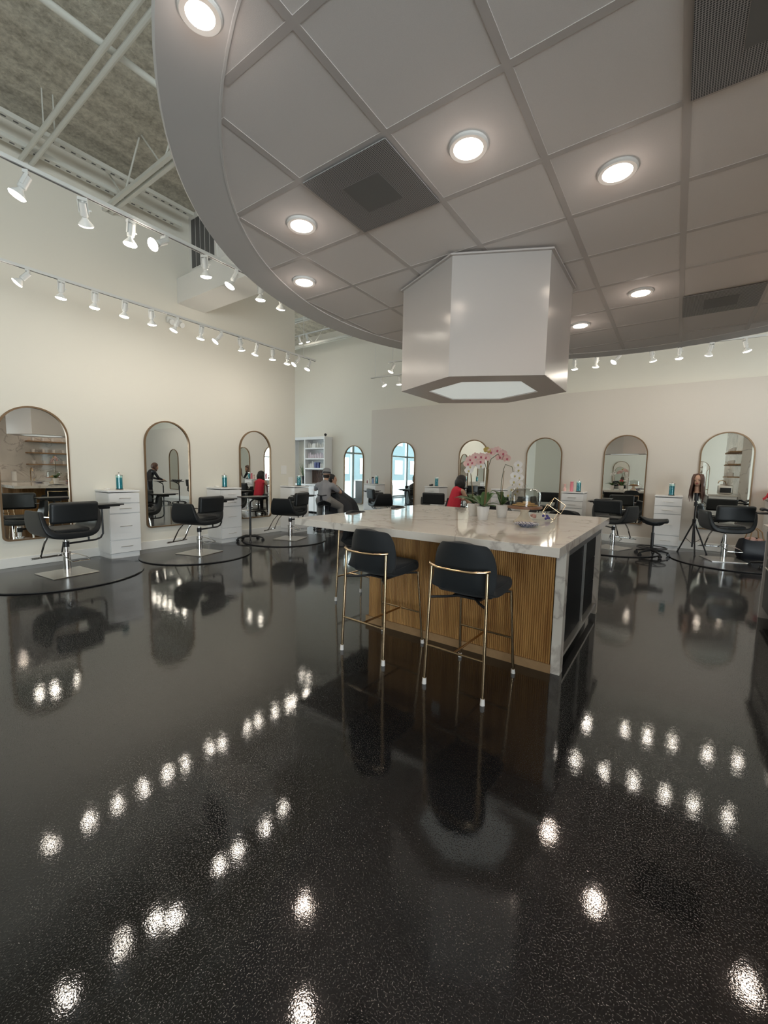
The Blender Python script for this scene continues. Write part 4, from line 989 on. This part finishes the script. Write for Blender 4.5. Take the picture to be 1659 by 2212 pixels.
def face_bits(t, c, f):
    c = Vector(c); f = Vector(f).normalized(); up = Vector((0, 0, 1)); s = f.cross(up)
    m = MB()
    for q in (-1, 1): m.ell(c+f*.079+s*q*.03+up*.008, (.009, .009, .005), u=8, v=6)
    m.build('eyes', M['black2'], t)
# 1: seated stylist in grey hat, seen from behind, facing (-x,+y)
t = thing('person', 'person in grey hat, grey shirt and grey trousers seated with back to the camera', 'person', (-6.95, 7.35, 0), R(20))
m = MB()
headmesh(m, (0.0, .13, 1.31), (0.0, 1, -.2)); m.caps([((0, .06, 1.13), .055, (0, .11, 1.26), .05)])
m.caps([((0, -.02, .74), .14, (0, .02, .95), .135), ((-.13, .03, 1.06), .075, (.13, .03, 1.06), .075), ((0, .02, .95), .14, (0, .04, 1.06), .13)])
for s_, el, ha in ((-1, (-.34, .22, .95), (-.12, .42, 1.10)), (1, (.33, .22, .90), (.14, .44, 1.02))):
    m.caps([((s_*.18, .04, 1.07), .058, el, .044), (el, .042, ha, .03)]); hand(m, ha, Vector((-s_*.3, .8, .1)), (0, 0, 1), s_)
for s_, kn, an in ((-1, (-.30, .40, .55), (-.32, .40, .10)), (1, (.30, .30, .54), (.34, .26, .10))):
    m.caps([((s_*.10, 0, .70), .10, kn, .065), (kn, .062, an, .042), (an, .04, (an[0], an[1]+.15, .045), .035)])
m.build('body', M['skin'], t, mods=RMF)
m = MB(); m.caps([((0, -.03, .76), .165, (0, .02, .95), .155), ((-.14, .03, 1.05), .092, (.14, .03, 1.05), .092), ((0, .02, .95), .165, (0, .04, 1.05), .15)])
for s_, el in ((-1, (-.285, .15, .985)), (1, (.28, .15, .95))): m.caps([((s_*.18, .04, 1.06), .078, el, .062)])
m.build('shirt', M['grey_shirt'], t, mods=RM)
m = MB(); m.caps([((-.07, -.02, .70), .13, (.07, -.02, .70), .13)])
for s_, kn, an in ((-1, (-.30, .40, .55), (-.32, .40, .14)), (1, (.30, .30, .54), (.34, .26, .14))):
    m.caps([((s_*.10, 0, .70), .125, kn, .085), (kn, .08, an, .062)])
m.build('trousers', M['grey_trouser'], t, mods=RM)
m = MB(); m.lathe([(0, .13), (.05, .13), (.085, .11), (.098, .05), (.102, 0), (.15, -.012), (.152, -.018), (.10, -.010), (.095, 0), (.08, .09), (0, .12)], seg=28); m.build('hat', M['hat'], t, loc=(0, .13, 1.355), rot=(R(-8), 0, 0))
m = MB(); m.lathe([(.1, 0), (.104, .0), (.103, .03), (.099, .03)], seg=28, closed=True); m.build('hat_band', M['cape'], t, loc=(0, .13, 1.357), rot=(R(-8), 0, 0))
m = MB(); m.ell((0, .10, 1.29), (.085, .08, .06)); m.build('hair', M['hair'], t)
m = MB(); m.tube([(-.12, -.15, .84), (0, -.198, .82), (.12, -.15, .84)], .012); m.box((-.015, -.205, .76), (.025, .01, .12), rot=(.1, .1, 0)); m.box((.02, -.205, .75), (.025, .01, .14), rot=(.1, -.1, 0)); m.ell((0, -.205, .82), (.035, .015, .02)); m.build('apron_strings', M['cape'], t)
for s_, x, y in ((-1, -.32, .44), (1, .34, .30)):
    m = MB(); m.ell((x, y+.03, .045), (.045, .13, .045)); m.build('shoe', M['black2'], t)
# 2: client under a black cape, in a chair
t = thing('person', 'person under a long black cutting cape, dark head behind the grey hat', 'person', (-7.28, 8.05, 0), R(-62))
m = MB(); headmesh(m, (0, -.02, 1.20), (0, 1, 0)); m.caps([((0, 0, 1.02), .055, (0, -.01, 1.14), .052), ((0, -.03, .60), .15, (0, -.02, .95), .14), ((-.13, 0, .95), .07, (.13, 0, .95), .07)])
for s_ in (-1, 1): m.caps([((s_*.1, 0, .58), .085, (s_*.12, .42, .55), .06), ((s_*.12, .42, .55), .055, (s_*.12, .48, .12), .04), ((s_*.12, .48, .10), .04, (s_*.12, .62, .09), .035), ((s_*.17, 0, .95), .05, (s_*.24, .05, .72), .042), ((s_*.24, .05, .72), .04, (s_*.15, .25, .66), .03)]); hand(m, (s_*.15, .25, .66), (0, 1, 0), (0, 0, 1), s_)
m.build('body', M['skin'], t, mods=RMF)
m = MB(); m.ell((0, -.05, 1.23), (.095, .10, .11)); m.ell((0, -.09, 1.15), (.085, .06, .10)); m.build('hair', M['hair'], t, mods=RM)
m = MB(); rows = []
for i, (z, rx_, ry0, ry1) in enumerate(((1.06, .075, -.07, .07), (1.015, .235, -.12, .13), (.85, .33, -.24, .28), (.70, .36, -.32, .56), (.50, .37, -.34, .64), (.30, .41, -.37, .70), (.16, .44, -.40, .72))):
    row = []
    for k in range(41):
        a = 2*PI*k/40; rr = 1+(.05*math.sin(9*a) if i > 2 else 0)
        row.append((rx_*math.cos(a)*rr, (ry0+ry1)/2+(ry1-ry0)/2*math.sin(a)*rr, z))
    rows.append(row)
m.grid(rows); bmesh.ops.remove_doubles(m.bm, verts=m.bm.verts, dist=1e-5); m.build('cape', M['cape'], t, angle=0, mods=[('SOLIDIFY', dict(thickness=.006)), ('SUBSURF', dict(levels=1, render_levels=1))])
dup(protoc, (-7.28, 8.05, 0), R(-62), 'black salon chair under the person in the cutting cape')
# 3: woman in red, seated, leaning forward
t = thing('person', 'person with black bobbed hair and sleeveless red top bending forward', 'person', (-4.02, 8.45, 0), R(-28))
m = MB(); headmesh(m, (0.0, .20, 1.24), (0, 1, -.2)); m.caps([((0, .10, 1.07), .05, (0, .17, 1.18), .045), ((0, -.03, .60), .14, (0, .02, .85), .12), ((0, .02, .85), .12, (0, .08, 1.0), .115), ((-.12, .09, 1.02), .06, (.12, .09, 1.02), .06)])
for s_, el, ha in ((-1, (-.24, .22, .80), (-.14, .45, .82)), (1, (.24, .20, .78), (.13, .44, .80))):
    m.caps([((s_*.165, .09, 1.02), .05, el, .038), (el, .036, ha, .026)]); hand(m, ha, (-s_*.2, 1, 0), (0, 0, 1), s_)
for s_ in (-1, 1): m.caps([((s_*.09, 0, .57), .09, (s_*.11, .42, .54), .06), ((s_*.11, .42, .54), .055, (s_*.11, .44, .10), .038), ((s_*.11, .44, .06), .036, (s_*.11, .58, .045), .03)])
m.build('body', M['skin'], t, mods=RMF)
m = MB(); m.caps([((0, -.03, .62), .16, (0, .02, .85), .142), ((0, .02, .85), .142, (0, .07, 1.0), .135), ((-.10, .08, 1.01), .078, (.10, .08, 1.01), .078)]); m.build('red_top', M['red'], t, mods=RM)
m = MB(); m.caps([((-.06, 0, .56), .13, (.06, 0, .56), .13)])
for s_ in (-1, 1): m.caps([((s_*.09, 0, .57), .11, (s_*.11, .42, .54), .08), ((s_*.11, .42, .54), .07, (s_*.11, .44, .12), .055)])
m.build('trousers', M['cape'], t, mods=RM)
m = MB(); m.ell((0, .17, 1.28), (.115, .115, .11)); m.ell((0, .10, 1.20), (.125, .07, .12)); m.ell((-.09, .15, 1.17), (.04, .07, .10)); m.ell((.09, .15, 1.17), (.04, .07, .10)); m.ell((0, .09, 1.14), (.12, .05, .08)); m.build('hair', M['hair'], t, mods=RM)
for s_ in (-1, 1):
    m = MB(); m.ell((s_*.11, .50, .045), (.042, .12, .045)); m.build('shoe', M['black2'], t)
make_saddle('black saddle stool under the person in red', (-4.02, 8.42, -.09), 0)
bpy.data.objects['saddle_stool.002'].location.z = 0 if 'saddle_stool.002' in bpy.data.objects else 0
for ch in bpy.data.objects['saddle_stool.002'].children:
    if ch.name.startswith(('seat',)): ch.location.z = -.11
    if ch.name.startswith('gas_lift'): ch.scale.z = .83
# 4: standing stylist, off frame right, seen in the second mirror
t = thing('person', 'person dressed in black standing bent over a tray, visible in the second mirror', 'person', (1.70, 7.75, 0), R(0))
m = MB(); headmesh(m, (0, .30, 1.47), (0, 1, -.4)); m.caps([((0, .18, 1.33), .05, (0, .26, 1.42), .045), ((0, 0, .92), .13, (0, .06, 1.12), .12), ((0, .06, 1.12), .12, (0, .14, 1.24), .11), ((-.13, .15, 1.27), .06, (.13, .15, 1.27), .06)])
for s_ in (-1, 1):
    m.caps([((s_*.17, .15, 1.27), .048, (s_*.22, .28, 1.02), .038), ((s_*.22, .28, 1.02), .036, (s_*.12, .50, .95), .026)]); hand(m, (s_*.12, .50, .95), (0, 1, -.2), (0, 0, 1), s_)
    m.caps([((s_*.09, 0, .88), .095, (s_*.09, .03, .48), .06), ((s_*.09, .03, .48), .055, (s_*.09, 0, .08), .038), ((s_*.09, 0, .05), .036, (s_*.09, .13, .04), .03)])
m.build('body', M['skin'], t, mods=RMF)
m = MB(); m.caps([((0, 0, .92), .15, (0, .06, 1.12), .138), ((0, .06, 1.12), .138, (0, .13, 1.24), .125), ((-.12, .14, 1.26), .075, (.12, .14, 1.26), .075)])
for s_ in (-1, 1): m.caps([((s_*.17, .15, 1.26), .06, (s_*.22, .28, 1.02), .05), ((s_*.22, .28, 1.02), .046, (s_*.14, .45, .97), .036)])
m.build('black_top', M['cape'], t, mods=RM)
m = MB(); m.caps([((-.05, 0, .88), .13, (.05, 0, .88), .13)])
for s_ in (-1, 1): m.caps([((s_*.09, 0, .88), .115, (s_*.09, .03, .48), .078), ((s_*.09, .03, .48), .072, (s_*.09, 0, .10), .055)])
m.build('trousers', M['cape'], t, mods=RM)
m = MB(); m.ell((0, .26, 1.52), (.11, .115, .10)); m.ell((0, .20, 1.47), (.11, .08, .11)); m.caps([((-.05, .22, 1.45), .05, (-.08, .28, 1.30), .03), ((.05, .22, 1.45), .05, (.08, .28, 1.30), .03)]); m.build('hair', M['brown'], t, mods=RM)
for s_ in (-1, 1):
    m = MB(); m.ell((s_*.09, .06, .045), (.042, .13, .045)); m.build('shoe', M['black2'], t)

# ------------------------------------------------------------------ retail shelving in the alcove
sx, sy = -9.43, 9.97
t = thing('retail_shelving', 'tall white shelving unit of hair products beyond the end of the left wall', 'shelving unit', (sx, sy, 0))   # right front corner
D = .36
m = MB(); m.box((-.025, D/2, 1.25), (.05, D, 2.50)); m.box((-1.62, D/2, 1.25), (.05, D, 2.50)); m.box((-.92, D/2, 1.25), (.05, D, 2.50)); m.box((-.82, D/2, 2.49), (1.66, D+.03, .09)); m.box((-.48, D-.01, 1.7), (.84, .015, 1.5)); m.build('carcass', M['lam'], t, smooth=False)
for z in (.955, 1.50, 1.83, 2.17):
    m = MB(); m.box((-.47, D/2-.005, z-.02), (.85, D-.02, .045)); m.build('shelf', M['lam'], t, smooth=False)
m = MB(); m.box((-1.27, D/2, .935), (.65, D-.02, .045)); m.build('shelf', M['lam'], t, smooth=False)
for k, x in enumerate((-.25, -.69, -1.27)):
    m = MB(); m.box((x, .005, .47), (.42 if k < 2 else .64, .02, .86), bev=.003, seg=1); dr = m.build('door', M['lam'], t, smooth=False)
    m = MB(); m.cyl((x+.15, -.03, .62), (x+.15, -.03, .8), .006, seg=6); m.build('handle', M['steel'], dr)
m = MB()
for k in range(14): m.box((-.85+k*.058, D-.045, 1.21), (.03, .02, .44))
tag(m.build('swatch_board', M['brown'], loc=(sx, sy, 0), smooth=False), 'dark brown hair swatch board in the lowest open shelf', 'swatch board')
rng = random.Random(11)
SH = {2.17: 'top', 1.83: 'second', 1.50: 'third'}
for z, nm in SH.items():
    x = -.86; k = 0
    while x < -.12:
        wdt = rng.choice((.05, .055, .06)); h = rng.uniform(.14, .22) if z < 2.1 else rng.uniform(.12, .20)
        mt = M['lilac'] if z == 1.83 else M['white']
        if z == 2.17 and k in (3,): wdt = .14; h = .15
        if z == 1.50 and k in (4, 5): mt = M['navy']; wdt = .10; h = .19
        m = MB()
        if wdt >= .09: m.box((0, 0, h/2), (wdt, .10, h), bev=.003, seg=1)
        else: m.lathe([(0, 0), (wdt/2, 0), (wdt/2, h*.78), (wdt*.25, h*.84), (wdt*.32, h*.86), (wdt*.32, h), (0, h)], seg=12)
        kind = 'box' if wdt >= .09 else 'bottle'
        col = {'lilac bottle': 'pale lilac', 'white paint': 'white', 'navy box': 'navy'}[mt.name]
        tag(m.build('product_'+kind, mt, loc=(sx+x+wdt/2, sy+.12, z+.004)), '%s product %s, %s from the left on the %s shelf of the shelving' % (col, kind, (ORD+['last']*9)[k], nm), kind, 'hair products on the %s shelf' % nm)
        x += wdt+.022; k += 1
m = MB(); m.ell((0, 0, .06), (.045, .045, .045)); m.cyl((0, 0, 0), (0, 0, .03), .012, seg=8); tag(m.build('ball_finial', M['black2'], loc=(sx-.06, sy+.1, 2.535)), 'small black ball standing on top of the white shelving', 'ornament')
m = MB(); m.cyl((0, 0, 0), (0, 0, .03), .03, seg=8); m.ell((0, 0, .04), (.03, .03, .02)); tag(m.build('white_ornament', M['pot'], loc=(sx-.85, sy+.1, 2.535)), 'small white ornament on the shelving beside the wall end', 'ornament')
t = thing('potted_grass', 'tall grass plant in a black planter inside the shelving', 'plant', (sx-1.10, sy+.14, .96))
m = MB(); m.lathe([(0, 0), (.07, 0), (.085, .26), (.075, .26), (0, .24)], seg=20); m.build('planter', M['black2'], t)
m = MB()
for k in range(46):
    a = rng.uniform(0, 2*PI); l = rng.uniform(.25, .55); q = rng.uniform(.05, .24)
    m.tube([(.03*math.cos(a), .03*math.sin(a), .24), (.05*math.cos(a)+q*.3*math.cos(a), .6*(.05+q*.3)*math.sin(a), .24+l*.6), (q*math.cos(a), .6*q*math.sin(a), .24+l)], [.006, .005, .001], seg=4)
m.build('grass_blades', M['green'], t)
m = MB(); m.lathe([(0, 0), (.05, 0), (.06, .30), (.05, .30), (0, .28)], seg=16); tag(m.build('black_vase', M['black2'], loc=(sx-.99, sy+.12, .96)), 'narrow black vase beside the grass planter', 'vase')

# ------------------------------------------------------------------ kitchen counter, shelves (right of the frame edge)
t = thing('kitchen_counter', 'marble topped dark counter at the right edge of the photo', 'counter', (.77, 5.62, 0))
m = MB(); m.box((.31, -2.33, .935), (.64, 4.68, .05), bev=.003, seg=1); m.build('worktop', M['marble'], t, smooth=False)
m = MB(); m.box((.32, -.012, .455), (.60, .024, .91)); m.build('end_panel', M['lam'], t, smooth=False)
m = MB(); m.box((.34, -2.3, .5), (.56, 4.5, .80)); m.build('carcass', M['darkgrey'], t, smooth=False)
for k in range(6):
    y = -.42-.74*k
    for z0, z1 in ((.12, .62), (.64, .90)):
        m = MB(); m.box((.045, y, (z0+z1)/2), (.02, .72, z1-z0-.01), bev=.002, seg=1); dr = m.build('cabinet_door', M['darkgrey'], t, smooth=False)
        m = MB(); m.cyl((-.005, y-.12, z1-.05), (-.005, y+.12, z1-.05), .006, seg=8)
        for s_ in (-1, 1): m.cyl((-.005, y+s_*.1, z1-.05), (.035, y+s_*.1, z1-.05), .005, seg=6)
        m.build('handle', M['steel'], dr)
t = thing('faucet', 'brass gooseneck faucet on the kitchen counter, seen in the leftmost mirror', 'faucet', (1.25, 4.1, .96))
m = MB(); m.tube([(0, 0, 0), (0, 0, .28), (-.03, 0, .36), (-.10, 0, .39), (-.17, 0, .36), (-.19, 0, .29)], .014, seg=10); m.build('spout', M['brass'], t)
m = MB(); m.cyl((0, .08, 0), (0, .08, .06), .018, seg=10); m.tube([(0, .08, .06), (-.02, .12, .09)], .007); m.build('lever', M['brass'], t)
bottle('paper_towel_roll', 'white paper towel roll on the kitchen counter', 'paper towel', (1.2, 3.7, .96), [(0, 0), (.06, 0), (.06, .27), (0, .27)], M['white'])
for k, (z, lab) in enumerate(((1.45, 'lowest'), (1.80, 'middle'), (2.15, 'highest'))):
    m = MB(); m.box((0, 0, 0), (.26, 1.3, .035)); tag(m.build('wall_shelf', M['wood'], loc=(1.29, 4.7, z), smooth=False), '%s oak wall shelf over the kitchen counter' % lab, 'shelf', 'oak shelves')
    for q in range(5):
        y = 4.2+q*.25; c = MB(); c.lathe([(0, 0), (.035, 0), (.045, .10), (.04, .10), (.03, .01), (0, .01)], seg=16)
        tag(c.build('cup', M['pot'], loc=(1.27, y, z+.018)), 'white cup, %s from the camera end of the %s oak shelf' % (ORD[q], lab), 'cup', 'white cups on the oak shelves')
t = thing('toaster_oven', 'steel toaster oven on the kitchen counter seen in the right hand mirror', 'toaster oven', (1.15, 5.2, .96))
m = MB(); m.box((0, 0, .13), (.32, .38, .24), bev=.02); m.build('body', M['steel'], t)
m = MB(); m.box((0, .195, .12), (.24, .01, .14)); m.build('door', M['black2'], t, smooth=False)
t = thing('wall_clock', 'round white wall clock high on the far wall, seen in the second mirror', 'clock', (5.05, YF+.2, 3.75))
m = MB(); m.cyl((0, 0, 0), (0, -.03, 0), .19, seg=40); m.build('face', M['white'], t)
m = MB(); m.tube([(.19*math.cos(2*PI*k/48), -.025, .19*math.sin(2*PI*k/48)) for k in range(48)], .014, closed=True); m.build('rim', M['steel'], t)
m = MB(); m.box((-.035, -.034, .045), (.010, .004, .13), rot=(0, -.7, 0)); m.box((.03, -.036, -.05), (.008, .004, .15), rot=(0, -.5, 0)); m.build('hands', M['black2'], t)
# reception desk with monitor in the alcove (reflected in the far mirror)
t = thing('reception_desk', 'dark reception desk near the shop windows, seen only in a mirror', 'desk', (-11.2, 5.6, 0))
m = MB(); m.box((0, 0, .5), (.7, 1.8, 1.0), bev=.01); m.build('body', M['darkgrey'], t); m = MB(); m.box((0, 0, 1.02), (.8, 1.9, .04)); m.build('top', M['lam'], t)
t = thing('monitor', 'black computer monitor on the reception desk', 'monitor', (-11.2, 5.7, 1.04), R(20))
m = MB(); m.box((0, 0, .30), (.04, .55, .34), bev=.006); m.cyl((0, 0, 0), (0, 0, .15), .02, seg=8); m.box((0, 0, .005), (.18, .22, .01)); m.build('screen', M['black2'], t)
# outside: pavement, building, parked car
m = MB(); m.box((-33.3, -30, -.12), (40, 160, .1)); struct(m.build('pavement', M['concrete'], smooth=False))
m = MB(); m.box((-40, -30, 6), (1, 160, 12)); m.mi = 1  # lengthened and darkened to tone down the daylight seen in mirrors
for k in range(26): m.box((-39.48, -85+k*5, 2.2), (.1, 2.4, 2.4)); m.box((-39.48, -85+k*5, 7), (.1, 2.0, 2.2))
tag(m.build('building', [M['brick'], M['alum']], smooth=False), 'dark building across the street, sized to cut the bright sky in the mirrors', 'building')
t = thing('car', 'white parked car outside the shop windows, seen in a mirror', 'car', (-19, 3.6, -.07))
m = MB(); m.box((0, 0, .62), (1.8, 4.5, .62), bev=.15, seg=4); m.box((0, -.1, 1.12), (1.55, 2.4, .58), bev=.22, seg=4); m.build('body', M['carwhite'], t)
m = MB(); m.box((0, -.1, 1.14), (1.6, 1.9, .34), bev=.08); m.build('windows', M['black2'], t)
for sx_ in (-1, 1):
    for sy_ in (-1, 1):
        m = MB(); m.cyl((sx_*.72, sy_*1.4, .33), (sx_*.93, sy_*1.4, .33), .33, seg=28); m.cyl((sx_*.72, sy_*1.4, .33), (sx_*.94, sy_*1.4, .33), .18, seg=20); m.build('wheel', M['tire'], t)
